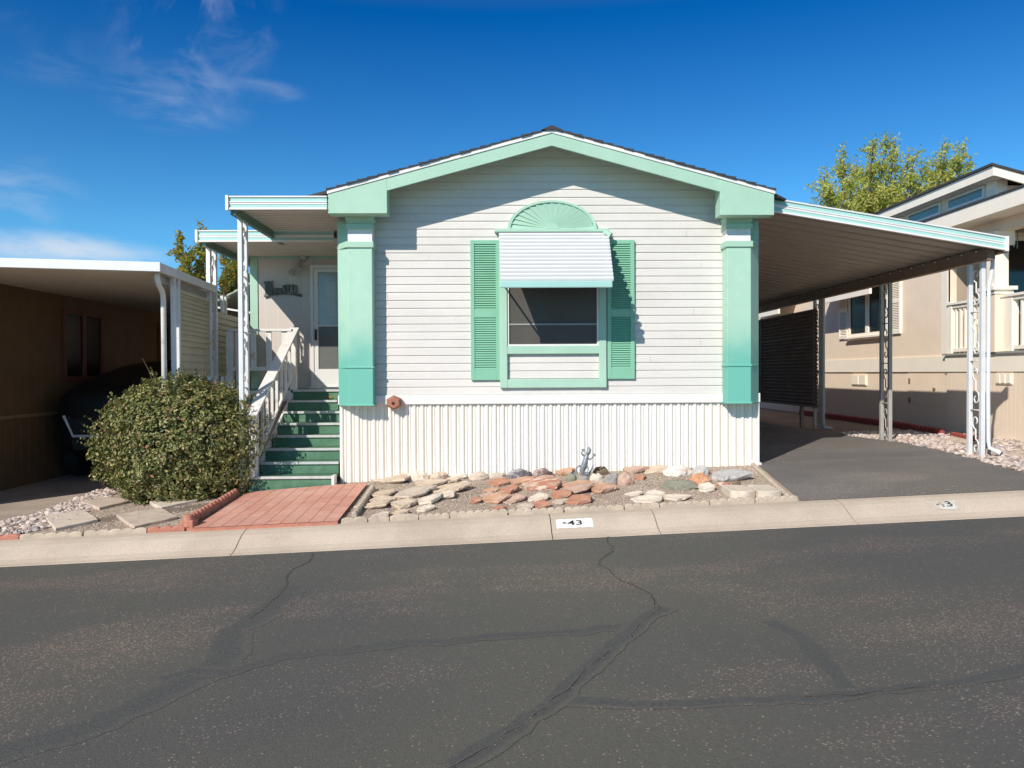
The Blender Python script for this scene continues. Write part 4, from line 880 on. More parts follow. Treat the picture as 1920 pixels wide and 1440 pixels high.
th_ = MB(); th_.box(dx0-.02, dx1, YD-.10, YD-.051, dz0-.01, dz0+.03); th_.build('threshold', 'door', dd)
finish(home, (XC, YF, g(XC, YF)))
# ---- small things on the wall
t = MB(); c0 = PY(738, 755, YF-.14); n = 6
ring = [(c0.x+math.cos(a)*.105, c0.z+math.sin(a)*.092) for a in [PI/6+2*PI*i/6+.05 for i in range(6)]]
t.add([(x, YF-.04, z) for x, z in ring]+[(x, YF-.12, z) for x, z in ring]+[(c0.x+(x-c0.x)*.78, YF-.16, c0.z+(z-c0.z)*.78) for x, z in ring], [(i, (i+1) % 6, 6+(i+1) % 6, 6+i) for i in range(6)]+[(6+i, 6+(i+1) % 6, 12+(i+1) % 6, 12+i) for i in range(6)]+[(12, 13, 14, 15, 16, 17), (5, 4, 3, 2, 1, 0)])
wb = tag(t.build('wall_box', 'terra', bevel=.008), 'small terracotta coloured box with a dark hole fixed to the white base band', 'wall box')
h_ = MB(); h_.cyl((c0.x-.005, YF-.172, c0.z-.005), (c0.x-.005, YF-.155, c0.z-.005), .018, 10); h_.build('hole', 'black', wb)
# security light above the plaque
c1 = PY(566, 484, YD-.05); lm = thing('wall_lamp', 'grey twin headed security lamp under the porch roof left of the door', 'lamp')
q = MB(); q.cyl((c1.x, YD-.0, c1.z), (c1.x, YD-.05, c1.z), .06, 14); q.tube([(c1.x, YD-.05, c1.z), (c1.x-.02, YD-.12, c1.z-.05)], .02); q.build('mount', 'lamp', lm)
for (dx, dz, k) in ((-.03, -.20, 1), (-.16, -.28, 1)):
    q = MB(); p0 = Vector((c1.x-.02, YD-.10, c1.z-.04)); p1 = Vector((c1.x+dx, YD-.16, c1.z+dz)); dv = (p1-p0).normalized()
    q.tube([p0, p0+dv*.05, p1-dv*.09, p1-dv*.02, p1], [.015, .02, .035, .062, .065], 14); q.build('lamp_head', 'lamp', lm, smooth=False)
q = MB(); q.sph((c1.x+.04, YD-.09, c1.z+.01), (.06, .05, .05)); q.build('motion_sensor', 'lamp', lm)
finish(lm, (c1.x, YD, c1.z))
# carved wooden plaque
A = PY(495, 545, YD-.03); B = PY(566, 545, YD-.03); zt = PY(530, 530, YD-.03).z; zb3 = PY(530, 556, YD-.03).z; q = MB(); w = B.x-A.x; y = YD-.045
q.prism([(A.x+w*t_, y, zb3+.045*math.sin(PI*t_)*1-.01+.0) for t_ in [i/10 for i in range(11)]]+[(A.x+w*t_, y, zb3+.045*math.sin(PI*t_)+.035) for t_ in [i/10 for i in range(10, -1, -1)]], (0, .03, 0))
q.box(A.x+.02, A.x+.14, y-.004, y+.028, zb3+.04, zt-.0); q.prism([(A.x+.0, y-.006, zt-.02), (A.x+.15, y-.006, zt+.01), (A.x+.16, y-.006, zt+.03), (A.x, y-.006, zt+.015)], (0, .02, 0))
q.box(A.x+.16, A.x+.30, y-.002, y+.026, zb3+.06, zt-.09)
for k, h in enumerate((.16, .17, .17, .16)): q.box(A.x+.31+k*.062, A.x+.362+k*.062, y-.004, y+.024, zb3+.07, zb3+.03+h)
tag(q.build('wall_plaque', 'plaque', bevel=.006), 'weathered wooden plaque with an arched base left of the porch door', 'plaque')
# ---- house number etc. done; stairs
st = thing('porch_stairs', 'dark green wooden steps with white worn edges and a white handrail', 'stairs')
SX0, SX1 = -3.05, -2.045; ns = 8; rise, run = .15, .28; Y0s, Z0s = 9.75, .17
for i in range(ns):
    z1 = Z0s+rise*(i+1); y0 = Y0s+run*i; r = MB(); r.box(SX0+(0 if i else -.06), SX1, y0+.012, y0+.03, z1-rise-(.25 if i == 0 else 0), z1-.035); r.build('riser', 'green', st)
    if i < ns-1: r = MB(); r.box(SX0+(0 if i else -.06), SX1, y0-.004, y0+run+.012, z1-.034, z1-.002); tr_ = r.build('tread', 'green', st)
    r = MB(); r.box(SX0-.01+(0 if i else -.06), SX1+.005, y0-.012, y0+.022, z1-.032, z1+.001); r.build('nosing', 'nosing', st, bevel=.004)
sp = MB()
for xx in (SX0-.045,):
    sp.prism([(xx, Y0s+.03, Z0s-.1), (xx, Y0s+.03, Z0s+.11), (xx, Y0s+run*7.0+.02, Z0s+rise*7.6), (xx, Y0s+run*7+.02, Z0s+rise*6-.25), (xx, Y0s+.5, Z0s-.1)], (.03, 0, 0))
sp.build('stringer', 'oldwhite', st); sp = MB(); xx = SX1; sp.box(xx-.02, xx+.015, Y0s-.05, Y0s+.10, .05, Z0s+.16); sp.build('end_block', 'oldwhite', st)
def pt(i, dz, x=SX0-.01): return Vector((x, Y0s+.10+i*(run*7.1)/1.0, Z0s+.15+.02+i*(rise*7.05)+dz))
hr = MB(); ra0 = pt(0, .80); ra0.y -= .12; ra0.z -= .05; ra1 = pt(1, .90); ra1.z = 2.30
hr.beam(ra0, ra1, .145, .035); hr.build('handrail', 'oldwhite', st, bevel=.005)
lr0 = pt(.02, .13); lr1 = pt(1, .30); lr = MB(); lr.beam(lr0, lr1, .03, .04); lr.build('lower_rail', 'oldwhite', st)
nb = 9
for i in range(nb):
    t_ = (i+.3)/(nb-.4); a = lr0.lerp(lr1, t_); b_ = ra0.lerp(ra1, t_*.94+.05); b_.y = a.y; b_.z = ra0.z+(ra1.z-ra0.z)*(a.y-ra0.y)/(ra1.y-ra0.y)-.02
    q = MB(); q.box(a.x-.018, a.x+.018, a.y-.018, a.y+.018, a.z, b_.z); q.build('baluster', 'oldwhite', st)
q = MB(); q.box(SX0-.06, SX0+.03, Y0s+.03, Y0s+.12, Z0s+.12, ra0.z+.05); q.build('newel_post', 'oldwhite', st, bevel=.004)
q = MB(); q.box(SX0-.06, SX0+.03, Y0s+run*7.1, Y0s+run*7.1+.09, Z0s-.1, 2.27); q.build('newel_post', 'oldwhite', st, bevel=.004)
finish(st, (-2.55, 10.7, .17))
# landing with its rail
dk_ = thing('porch_deck', 'raised porch landing with a white railing left of the door', 'deck')
q = MB(); q.box(-4.02, SX1, Y0s+run*7-.0+.02, YD-.002, 1.325, 1.366); q.build('floor', 'green', dk_)
q = MB(); q.box(-4.02, SX0-.05, Y0s+run*7+.0, Y0s+run*7+.03, 1.20, 1.36); q.box(-4.04, -4.0, Y0s+run*7, YD, 1.20, 1.36); q.build('skirt_board', 'oldwhite', dk_)
YR = Y0s+run*7+.03
for (p_, q_) in (((-4.0, YR), (SX0-.02, YR)), ((-4.0, YR), (-4.0, YD-.02))):
    q = MB(); q.beam((*p_, 2.27), (*q_, 2.27), .09, .035); q.build('top_rail', 'oldwhite', dk_, bevel=.004)
    q = MB(); q.beam((*p_, 1.69), (*q_, 1.69), .035, .06); q.build('lower_rail', 'oldwhite', dk_)
    n = 4
    for i in range(n):
        t_ = (i+.5)/n; x = p_[0]+(q_[0]-p_[0])*t_; y = p_[1]+(q_[1]-p_[1])*t_; q = MB(); q.box(x-.04, x+.04, y-.012, y+.012, 1.66, 2.25); q.build('baluster', 'oldwhite', dk_)
for x, y in ((-4.0, YR), (-4.0, 12.3), (-3.86, YR+.02)):
    q = MB(); q.box(x-.045, x+.045, y-.045, y+.045, .0, 2.25); q.build('post', 'oldwhite', dk_)
finish(dk_, (-3.1, 12.3, 1.36))
# ---- decorative posts with scrolls
def scroll(c, h, w, yy=True, r=.006):
    """an S of flat iron: two spirals joined, standing in the panel plane"""
    pts = []
    for k in range(15): a = -PI*.5+k*.42; rr = w*.46*(1-k*.055); pts.append((math.cos(a)*rr*.8, h*.5-w*.5+math.sin(a)*rr))
    pts = pts[::-1]; low = [(-x, -z) for x, z in pts][::-1]
    return [Vector((c[0], c[1]+x, c[2]+z)) for x, z in pts+low]
def post(name, x, y, z0, z1, dy, tw, m, par, nsc=4, big=False):
    q = MB(); q.box(x-tw/2, x+tw/2, y-tw/2, y+tw/2, z0, z1); q.box(x-tw/2, x+tw/2, y+dy-tw/2, y+dy+tw/2, z0+.01, z1); pp_ = q.build(name, m, par, bevel=.004)
    s = MB(); step = (z1-z0)/nsc
    for i in range(nsc):
        c = (x, y+dy/2, z0+step*(i+.5)); s.tube(scroll(c, min(.62, step*.86), dy-tw*.8), .010 if not nsc == 5 else .015, 6)
        if big: s.tube(scroll((x+.004, y+dy/2, c[2]), min(.30, step*.5), (dy-tw)*.7), .009, 6)
    for i in range(1, nsc): s.box(x-.01, x+.01, y, y+dy, z0+step*i-.008, z0+step*i+.008)
    s.build('scrollwork', m, pp_, smooth=True); return pp_
# ---- roof panels with formed ribs
def pan_roof(name, x0, x1, y0, y1, zf_, th, per, m, par, wd=.10, dep=.035):
    """zf_(x): height of the underside; ribs run along x"""
    pr = []; y = y0
    while y < y1:
        pr += [(y, 0), (y+per-wd-.02, 0), (y+per-wd, dep), (y+per-.02, dep)]; y += per
    pr.append((y1, 0)); pr = [(min(a, y1), b) for a, b in pr]; nx = max(2, int(abs(x1-x0)/.8)); q = MB(); vs = []
    for i in range(nx+1):
        x = x0+(x1-x0)*i/nx
        for (a, b) in pr: vs.append((x, a, zf_(x)+b))
        for (a, b) in pr: vs.append((x, a, zf_(x)+b+th))
    k = len(pr)
    q.add(vs, [(i*2*k+j, i*2*k+j+1, (i+1)*2*k+j+1, (i+1)*2*k+j) for i in range(nx) for j in range(k-1)]+[(i*2*k+k+j, (i+1)*2*k+k+j, (i+1)*2*k+k+j+1, i*2*k+k+j+1) for i in range(nx) for j in range(k-1)]
          + [(j, k+j, k+j+1, j+1) for j in range(k-1)]+[(nx*2*k+j, nx*2*k+j+1, nx*2*k+k+j+1, nx*2*k+k+j) for j in range(k-1)])
    return q.build(name, m, par)
def fascia(p, q, h, par, name='front_fascia', th=.03, cap=None):
    """roll formed fascia: white lips, mint bands"""
    p = Vector(p); q = Vector(q); b = MB(); d = (q-p).normalized(); nrm = Vector((0, 0, 1)).cross(d).normalized()*-1
    if nrm.y > 0 and abs(d.x) > .5: nrm = -nrm
    bands = [(0, .10, .012, 0), (.10, .40, -.004, 1), (.40, .47, .010, 0), (.47, .62, .002, 0), (.62, .86, -.004, 1), (.86, 1.0, .012, 0)]
    for (a, c, o, mi) in bands:
        b.cur = mi; z1 = h*(1-a); z0 = h*(1-c)
        b.hexa([p+Vector((0, 0, z0))+nrm*(th/2+o), q+Vector((0, 0, z0))+nrm*(th/2+o), q+Vector((0, 0, z0))-nrm*th/2, p+Vector((0, 0, z0))-nrm*th/2], [p+Vector((0, 0, z1))+nrm*(th/2+o), q+Vector((0, 0, z1))+nrm*(th/2+o), q+Vector((0, 0, z1))-nrm*th/2, p+Vector((0, 0, z1))-nrm*th/2])
    b.cur = 0
    if cap: b.box(min(cap), max(cap), p.y-.04 if cap[0] < 0 else q.y-.04, (p.y if cap[0] < 0 else q.y)+.02, (p.z if cap[0] < 0 else q.z)-.01, (p.z if cap[0] < 0 else q.z)+h+.005)
    return b.build(name, ['white', 'mint2'], par)
GP = 'flat metal porch roofs'
zu = 3.615
pr1 = thing('porch_roof', 'front flat porch roof of white ribbed metal on a scrolled post beside the steps', 'porch roof', GP)
xa = PY(425, 380, YFA).x
pan_roof('roof_pan', xa+.03, XL-.01, YFA+.03, 11.7, lambda x: zu+.05, .006, .16, 'soff', pr1, wd=.06, dep=.045)
fascia((xa, YFA, zu-.005), (XL-.03, YFA, zu-.005), .165, pr1, cap=(xa-.004, xa+.03))
q = MB(); q.box(xa+.035, xa+.095, YFA+.03, 11.75, zu-.06, zu+.04); q.build('side_beam', 'beam', pr1)
post('post', PY(452, 600, 9.85).x, 9.85, .02, zu-.06, .20, .055, 'iron', pr1, 5, True)
finish(pr1, (xa+.3, 9.85, .05))
pr2 = thing('porch_roof', 'rear wider flat porch roof of white ribbed metal reaching farther left', 'porch roof', GP)
Y2 = 11.2; zu = 3.51; xb = PY(368, 440, Y2).x
pan_roof('roof_pan', xb+.03, XL-.01, Y2+.03, YD+2.2, lambda x: zu+.05, .006, .16, 'soff', pr2, wd=.06, dep=.045)
fascia((xb, Y2, zu-.005), (XL-.3, Y2, zu-.005), .165, pr2, cap=(xb-.004, xb+.03))
q = MB(); q.box(xb+.06, xb+.12, Y2+.03, YD+2.2, zu-.06, zu+.04); q.build('side_beam', 'beam', pr2)
post('post', PY(392.5, 600, 11.45).x, 11.45, -.05, zu-.06, .24, .06, 'iron', pr2, 5, True)
finish(pr2, (xb+.3, 11.5, .0))
YFC = 9.80
# ---- the carport on the right
cp = thing('carport', 'wide metal carport with a sloping mint and white front fascia on scrolled posts', 'carport')
XE = PY(1886, 460, YFC).x; XP = XE-.10; zs = PY(1447.5, 396, YFC).z; ze_ = PY(1886, 470, YFC).z; x_s = XR+.05
ce = lambda x: zs+(ze_-zs)*(x-x_s)/(XE-x_s)
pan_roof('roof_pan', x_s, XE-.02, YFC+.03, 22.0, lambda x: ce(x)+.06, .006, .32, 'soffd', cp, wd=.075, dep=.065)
fascia((x_s, YFC, zs), (XE, YFC, ze_), .175, cp, cap=(XE-.02, XE+.015))
zg = ce(XP)
q = MB(); q.box(XP-.06, XP+.04, YFC+.12, 22.0, zg-.115, zg+.045); q.build('beam', 'brown', cp)
q = MB(); q.box(XE-.03, XE+.05, YFC+.04, 22.0, ce(XE)-.02, ce(XE)+.05); gt = q.build('gutter', 'brown', cp)
q = MB(); y = YFC+.35
while y < 22: q.sph((XP-.065, y, zg+.025), .012, 8, 5); y += .32
q.build('screw_heads', 'iron', cp)
pY = [(10.10, 'front'), (12.50, 'mid'), (15.2, 'rear')]
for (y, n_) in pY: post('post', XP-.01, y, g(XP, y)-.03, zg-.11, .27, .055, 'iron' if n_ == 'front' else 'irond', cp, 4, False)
q = MB(); x = XP+.05
q.tube([(XE+.01, 10.08, ce(XE)-.0), (XE+.01, 10.08, ce(XE)-.14), (x+.02, 10.06, zg-.35), (x, 10.06, zg-.45), (x-.005, 10.06, 1.3), (x, 10.06, g(x, 10)+.22), (x+.01, 10.05, g(x, 10)+.13), (x+.10, 9.96, g(x, 10)+.07)], [*[.024]*7, .034], 10)
dsp = q.build('downspout', 'iron', cp)
q = MB(); q.cyl((x+.098, 9.957, g(x, 10)+.071), (x+.103, 9.952, g(x, 10)+.069), .028, 10); q.build('spout_mouth', 'black', dsp)
q = MB(); x = XP+.0; y = 15.1; q.tube([(x, y, zg-.1), (x, y, g(x, y)+.12), (x+.02, y, g(x, y)+.05), (x+.17, y-.02, g(x, y)+.03)], .035, 10); q.build('downspout', 'irond', cp)
finish(cp, (XP-1.4, 12, g(XP-1.4, 12)))
# corrugated privacy screen behind the rear post
ps = thing('privacy_screen', 'tall dark brown corrugated metal screen at the back of the carport', 'screen')
q = MB(); zs0, zs1 = .93, 2.88; pr = []; z = zs0; xq = XP-.02
while z < zs1: pr += [(xq, z), (xq-.012, z+.012), (xq-.03, z+.03), (xq-.03, z+.045), (xq-.012, z+.062)]; z += .075
k = len(pr); vs = [(a, 15.3, b) for a, b in pr]+[(a, 21.9, b) for a, b in pr]+[(a+.01, 15.3, b) for a, b in pr]+[(a+.01, 21.9, b) for a, b in pr]
q.add(vs, [(i, i+1, k+i+1, k+i) for i in range(k-1)]+[(2*k+i, 3*k+i, 3*k+i+1, 2*k+i+1) for i in range(k-1)]+[(i, 2*k+i, 2*k+i+1, i+1) for i in range(k-1)])
q.build('corrugated_panel', 'brown', ps)
q = MB(); q.box(xq-.05, xq+.03, 15.3, 21.9, .88, .93); q.box(xq-.045, xq-.015, 18.5, 18.55, .93, 2.88); q.box(xq-.045, xq-.02, 15.3, 21.9, 2.3, 2.33); q.build('screen_frame', 'brown', ps)
q = MB(); q.box(xq-.06, xq, 16, 16.08, .3, .9); q.build('foot', 'brown', ps); q = MB(); q.box(xq-.06, xq, 19, 19.08, .3, .9); q.build('foot', 'brown', ps)
finish(ps, (xq, 15.3, .6))
# ================================================================== RIGHT NEIGHBOUR
nh = thing('neighbour_home', 'beige mobile home on the right with a raised clerestory roof and white porch railing', 'mobile home')
XN = 8.25
YC = PX(1778, 680, XN).y                                   # where the porch begins
zbt, zbb = PX(1778, 667, XN).z, PX(1778, 697, XN).z
ZW = 4.15; YN1 = 27.0
q = MB(); q.box(XN, XN+.15, YC, YN1, zbt-.02, ZW); q.build('wall', 'nwall', nh)
q = MB(); q.box(XN+.01, XN+.12, YC-.02, YN1, .3, zbb+.02); q.box(XN-.04, XN+.10, 9.0, YC-.02, .3, zbb); q.build('skirting', 'nskirt', nh)
q = MB(); q.box(XN-.02, XN+.05, YC, YN1, zbb, zbt); q.box(XN-.06, XN+.05, 9.0, YC, zbb-.0, zbt+.0); q.build('base_band', 'btrim', nh)
q = MB(); q.box(XN-.10, XN+.05, 9.0, YC+.02, zbt+.001, zbt+.035); q.build('deck_edge', 'irond', nh)
q = MB(); q.box(XN-.015, XN+.03, YC-.0, YC+.20, zbt, ZW); q.build('corner_trim', 'btrim', nh)
# recessed porch: back walls, floor
q = MB(); q.box(XN+.15, 16, YC, YC+.12, zbt, ZW); M['pshade'] = mat('shade_toned_porch_siding', (.42, .33, .25), .7, .08, 3.); q.build('porch_wall', 'pshade', nh)  # beige siding coloured darker to carry the porch's shade, ceiling too
q = MB(); q.box(XN+.03, 14, 9.0, YC, zbb+.05, zbt-.003); q.build('porch_floor', 'conc', nh)
pwn = MB(); pwn.box(9.0, 12.4, YC-.03, YC-.002, zbt+.75, zbt+2.15); o = pwn.build('window', 'btrim', nh)
pwn = MB(); pwn.box(9.07, 10.65, YC-.04, YC-.032, zbt+.82, zbt+2.08); pwn.box(10.72, 12.33, YC-.04, YC-.032, zbt+.82, zbt+2.08); pwn.build('pane', 'glass', o)
# windows on the side wall; awning strips above them
def side_window(pxa, pxb, pyt, pyb, aw_px=None, n=2):
    a = PX(pxa, pyb, XN-.04); b = PX(pxb, pyb, XN-.04); ya_, yb2 = min(a.y, b.y), max(a.y, b.y); z0 = a.z; z1 = PX(pxa, pyt, XN-.04).z
    f = MB(); w = .07; f.box(XN-.05, XN-.002, ya_, yb2, z0, z0+w); f.box(XN-.05, XN-.002, ya_, yb2, z1-w, z1); f.box(XN-.05, XN-.002, ya_, ya_+w, z0+w, z1-w); f.box(XN-.05, XN-.002, yb2-w, yb2, z0+w, z1-w)
    m = (ya_+yb2)/2; f.box(XN-.05, XN-.002, m-w, m+w, z0+w, z1-w); wf_ = f.build('window', 'btrim', nh, bevel=.004)
    p = MB(); p.box(XN-.02, XN-.003, ya_+w, m-w, z0+w, z1-w); p.box(XN-.02, XN-.003, m+w, yb2-w, z0+w, z1-w); p.build('pane', 'glassd', wf_)
    p = MB(); p.box(XN-.12, XN-.05, ya_-.05, yb2+.05, z0-.04, z0-.002); p.build('sill', 'btrim', wf_)
    return ya_, yb2, z0, z1
ya_, yb2, z0, z1 = side_window(1591, 1664, 530, 633)
def nshut(ya, yb, z0, z1):
    f = MB(); X_ = XN-.045; s = .045; f.box(X_, XN-.002, ya, ya+s, z0, z1); f.box(X_, XN-.002, yb-s, yb, z0, z1); f.box(X_+.002, XN-.002, ya+s, yb-s, z0, z0+.08); f.box(X_+.002, XN-.002, ya+s, yb-s, z1-.06, z1); zm = (z0+z1)/2; f.box(X_+.002, XN-.002, ya+s, yb-s, zm-.04, zm+.04); f.box(XN-.012, XN-.003, ya+s, yb-s, z0+.05, z1-.05)
    o = f.build('shutter', 'btrim', nh); l = MB()
    for (a, b) in ((z0+.08, zm-.04), (zm+.04, z1-.06)):
        n = int((b-a)/.034); st_ = (b-a)/n
        for i in range(n): zz = a+st_*i; l.add([(X_+.004, ya+s, zz), (X_+.004, yb-s, zz), (XN-.012, yb-s, zz+st_*.95), (XN-.012, ya+s, zz+st_*.95), (XN-.012, ya+s, zz), (XN-.012, yb-s, zz)], [(0, 1, 2, 3), (0, 4, 5, 1)])
    l.build('louvres', 'btrim', o)
nshut(ya_-.50, ya_-.08, z0-.02, z1+.05); nshut(yb2+.08, yb2+.50, z0-.02, z1+.05)
def strip_awning(pxa, pya, pxb, pyb, hh):
    a = PX(pxa, pya, XN-.55); b = PX(pxb, pyb, XN-.55); ya, yb = min(a.y, b.y), max(a.y, b.y); z = a.z; m = MB()
    m.hexa([(XN-.55, ya, z-hh), (XN-.50, ya, z-hh), (XN-.50, yb, z-hh), (XN-.55, yb, z-hh)], [(XN-.55, ya, z), (XN-.50, ya, z), (XN-.50, yb, z), (XN-.55, yb, z)])
    m.hexa([(XN-.56, ya, z-.03), (XN-.0, ya, z+.26), (XN-.0, yb, z+.26), (XN-.56, yb, z-.03)], [(XN-.56, ya, z), (XN-.0, ya, z+.29), (XN-.0, yb, z+.29), (XN-.56, yb, z)])
    m.build('awning', 'btrim', nh)
strip_awning(1630, 536, 1524, 562, .16); strip_awning(1459, 577, 1400, 592, .16)
# blank: skirting vents and an access hatch
def vent(pxa, pxb, pyt, pyb, n):
    a = PX(pxa, pyb, XN-.05); b = PX(pxb, pyb, XN-.05); y0, y1 = min(a.y, b.y), max(a.y, b.y); z0 = a.z; z1 = PX(pxa, pyt, XN-.05).z; xx = XN-.05 if pxa > 1778 else XN-.003
    f = MB(); f.box(xx-.012, xx+.02, y0, y1, z0, z1); o = f.build('vent', 'nskirt', nh); l = MB()
    for i in range(n):
        w = (y1-y0)/n; yy = y0+w*i
        l.box(xx-.024, xx-.0125, yy+.02, yy+w-.02, z0+.02, z1-.02)
    l.build('vent_grille', 'btrim', o)
vent(1594, 1621, 702, 722, 2); vent(1868, 1898, 699, 720, 3)
f = MB(); a = PX(1702, 752, XN); b = PX(1777, 752, XN); f.box(XN-.004, XN+.012, min(a.y, b.y)+.02, max(a.y, b.y), .95, zbb-.03); o = f.build('access_hatch', 'nskirt', nh)
f = MB()
for py in (714, 750): p = PX(1706, py, XN); f.box(XN-.018, XN-.005, p.y-.03, p.y+.03, p.z-.05, p.z+.05)
f.build('hinge', 'brown', o)
f = MB(); p = PX(1753, 729, XN); f.box(XN-.03, XN-.005, p.y-.03, p.y+.03, p.z-.02, p.z+.02); f.build('latch', 'brown', o)
# lower roof with its eave, porch beam
ye0 = 8.5
XEV = 7.80; eb = PX(1920, 381, XEV).z; et = PX(1920, 350, XEV).z
q = MB(); q.box(XEV, XEV+.04, ye0, YN1, eb, et); q.build('fascia', 'btrim', nh)
XCL = 9.10; zcb = 1.6+(et-1.6)*XCL/XEV+.0
q = MB(); q.prism([(XEV-.02, ye0, et), (XEV-.02, ye0, et+.03), (XCL, ye0, zcb+.035), (XCL, ye0, zcb-.06), (XEV+.04, ye0, et-.02)], (0, YN1-ye0, 0)); q.build('lower_roof', 'shingle', nh)
q = MB(); q.box(XEV+.04, XN+.2, ye0, YN1, eb, eb+.03); q.build('soffit', 'btrim', nh)
q = MB(); q.box(XN-.02, XN+.16, ye0, YC, eb-.20, eb-.002); q.build('porch_beam', 'beige', nh)
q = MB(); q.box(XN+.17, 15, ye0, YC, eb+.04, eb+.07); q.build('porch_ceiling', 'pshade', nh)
# clerestory
YQ = PX(1862, 307, XCL-.28).y; zu1 = PX(1862, 307, XCL-.28).z; zfb = PX(1862, 329, XCL-.28).z
q = MB(); q.box(XCL, XCL+.12, YQ+.35, YN1, zcb-.1, zu1+.0); q.box(XCL+.12, 16, YQ+.35, YQ+.45, zcb-.9, zu1-.3); q.build('clerestory_wall', 'beige', nh)
q = MB(); q.box(XCL-.015, XCL+.2, YQ+.33, YQ+.60, zcb-.1, zu1-.10); q.build('corner_trim', 'btrim', nh)
q = MB(); q.box(XCL-.28, XCL-.24, YQ, YN1, zfb, zu1-.03); q.prism([(XCL-.239, YQ, zfb), (XCL-.239, YQ, zu1-.03), (16, YQ, zu1-.03-.30*6.5), (16, YQ, zfb-.30*6.5)], (0, .04, 0)); q.build('upper_fascia', 'btrim', nh)
q = MB(); q.prism([(XCL-.32, YQ-.03, zu1-.028), (XCL-.32, YQ-.03, zu1+.012), (16, YQ-.03, zu1+.012-.30*6.5), (16, YQ-.03, zu1-.028-.30*6.5)], (0, YN1-YQ, 0)); q.build('upper_roof', 'shingle', nh)
q = MB(); q.box(XCL-.24, XCL, YQ+.04, YN1, zfb, zfb+.02); q.build('upper_soffit', 'btrim', nh)
for (pa, pb, pt_, pbt) in ((1776, 1845, 347, 368), (1702, 1763, 381, 403), (1640, 1692, 403, 425)):
    # heights constant; columns of the photo give the span along the wall
    a = PX(pb, pt_, XCL-.03); b = PX(pa, pt_, XCL-.03); zt_ = PX(1845, 347, XCL-.03).z; z_b = PX(1845, 372, XCL-.03).z; ya, yb = a.y, b.y
    f = MB(); w = .045; X_ = XCL-.04; f.box(X_, XCL-.002, ya, yb, z_b, z_b+w); f.box(X_, XCL-.002, ya, yb, zt_-w, zt_); f.box(X_, XCL-.002, ya, ya+w, z_b+w, zt_-w); f.box(X_, XCL-.002, yb-w, yb, z_b+w, zt_-w); o = f.build('clerestory_window', 'white', nh)
    f = MB(); f.box(X_+.015, XCL-.003, ya+w, yb-w, z_b+w, zt_-w); f.build('pane', 'bglass', o)
# porch column and railing
Ypc = PX(1871, 600, XN+.02).y
f = MB(); zc0 = zbt+.03; zcap = PX(1871, 545, XN).z
f.box(XN-.10, XN+.12, Ypc-.12, Ypc+.12, zcap+.06, eb-.2); co = f.build('porch_column', 'btrim', nh, bevel=.006)
f = MB(); f.box(XN-.16, XN+.18, Ypc-.18, Ypc+.18, eb-.42, eb-.20); f.build('column_cap', 'btrim', co)
f = MB(); f.box(XN-.19, XN+.21, Ypc-.21, Ypc+.21, zcap+.0, zcap+.06); f.box(XN-.15, XN+.17, Ypc-.17, Ypc+.17, zcap-.06, zcap-.001); f.build('column_ledge', 'btrim', co)
f = MB(); f.box(XN-.13, XN+.15, Ypc-.15, Ypc+.15, zc0, zcap-.06); f.build('column_base', 'beige', co)
rl = thing('porch_railing', 'cream railing with balusters along the porch of the beige house', 'railing')
rt = PX(1889, 552, XN).z; rb_ = PX(1889, 655, XN).z
def rail(y0, y1, nb_):
    f = MB(); f.box(XN-.05, XN+.09, y0, y1, rt-.04, rt); f.box(XN-.02, XN+.06, y0, y1, rt-.10, rt-.04); f.build('top_rail', 'btrim', rl)
    f = MB(); f.box(XN-.01, XN+.05, y0, y1, rb_, rb_+.06); f.build('lower_rail', 'btrim', rl)
    for i in range(nb_): y = y0+(y1-y0)*(i+.5)/nb_; f = MB(); f.box(XN+.0, XN+.04, y-.022, y+.022, rb_+.05, rt-.10); f.build('baluster', 'btrim', rl)
rail(9.6, Ypc-.16, 16); rail(Ypc+.16, YC-.02, 9)
f = MB(); f.box(XN-.03, XN+.08, YC-.14, YC-.03, zc0, rt+.02); f.build('newel_post', 'btrim', rl); f = MB(); f.box(XN-.03, XN+.08, Ypc-.42, Ypc-.16, zc0, rt+.01); f.build('newel_post', 'btrim', rl)
finish(rl, (XN, 12, zc0))
finish(nh, (XN+2, 16, .6))
# wind chime under the porch beam
wc = thing('wind_chime', 'wind chime hanging in the porch beside the beige column', 'wind chime'); c = PX(1903, 470, XN+.3)
ct = PX(1903, 412, XN+.3)
f = MB(); f.cyl((c.x, c.y, ct.z-.02), (c.x, c.y, ct.z), .05, 12); f.build('top_disc', 'bark', wc)
f = MB(); f.tube([(c.x, c.y, ct.z), (c.x, c.y, eb+.04)], .004, 5); f.build('cord', 'black', wc)
for k in range(5):
    a = 2*PI*k/5; z0 = ct.z-.36-.03*k; f = MB(); f.cyl((c.x+.04*math.cos(a), c.y+.04*math.sin(a), z0), (c.x+.04*math.cos(a), c.y+.04*math.sin(a), ct.z-.08), .009, 8); f.build('chime_tube', 'chrome' if k % 2 else 'bglass', wc)
finish(wc, (c.x, c.y, ct.z))
# red scalloped border at the foot of the beige wall
bp2 = [(XN-.30, 20.), (XN-.30, 17.5), (XN-.30, 15.9), (XN-.30, 14.9), (7.80, 14.0), (7.75, 13.2)]
names = ['rearmost, in shade by the wall', 'in shade between the rear and middle carport posts', 'in shade just behind the middle carport post', 'at the edge of the shade near the front post', 'sunlit and nearest the front carport post']
for i in range(5):
    a, b = bp2[i], bp2[i+1]; scal(b, (a[0], a[1]-.03), 'redb', max(4, int((a[1]-b[1])/.14)), 'dark red scalloped border brick %s' % names[i], 'dark red border bricks along the beige house', h=.13, th=.07)
scal((7.55, 11.9), (7.75, 12.9), 'redb', 7, 'dark red border brick running to the right of the downspout', 'dark red border bricks along the beige house', h=.10, th=.08)
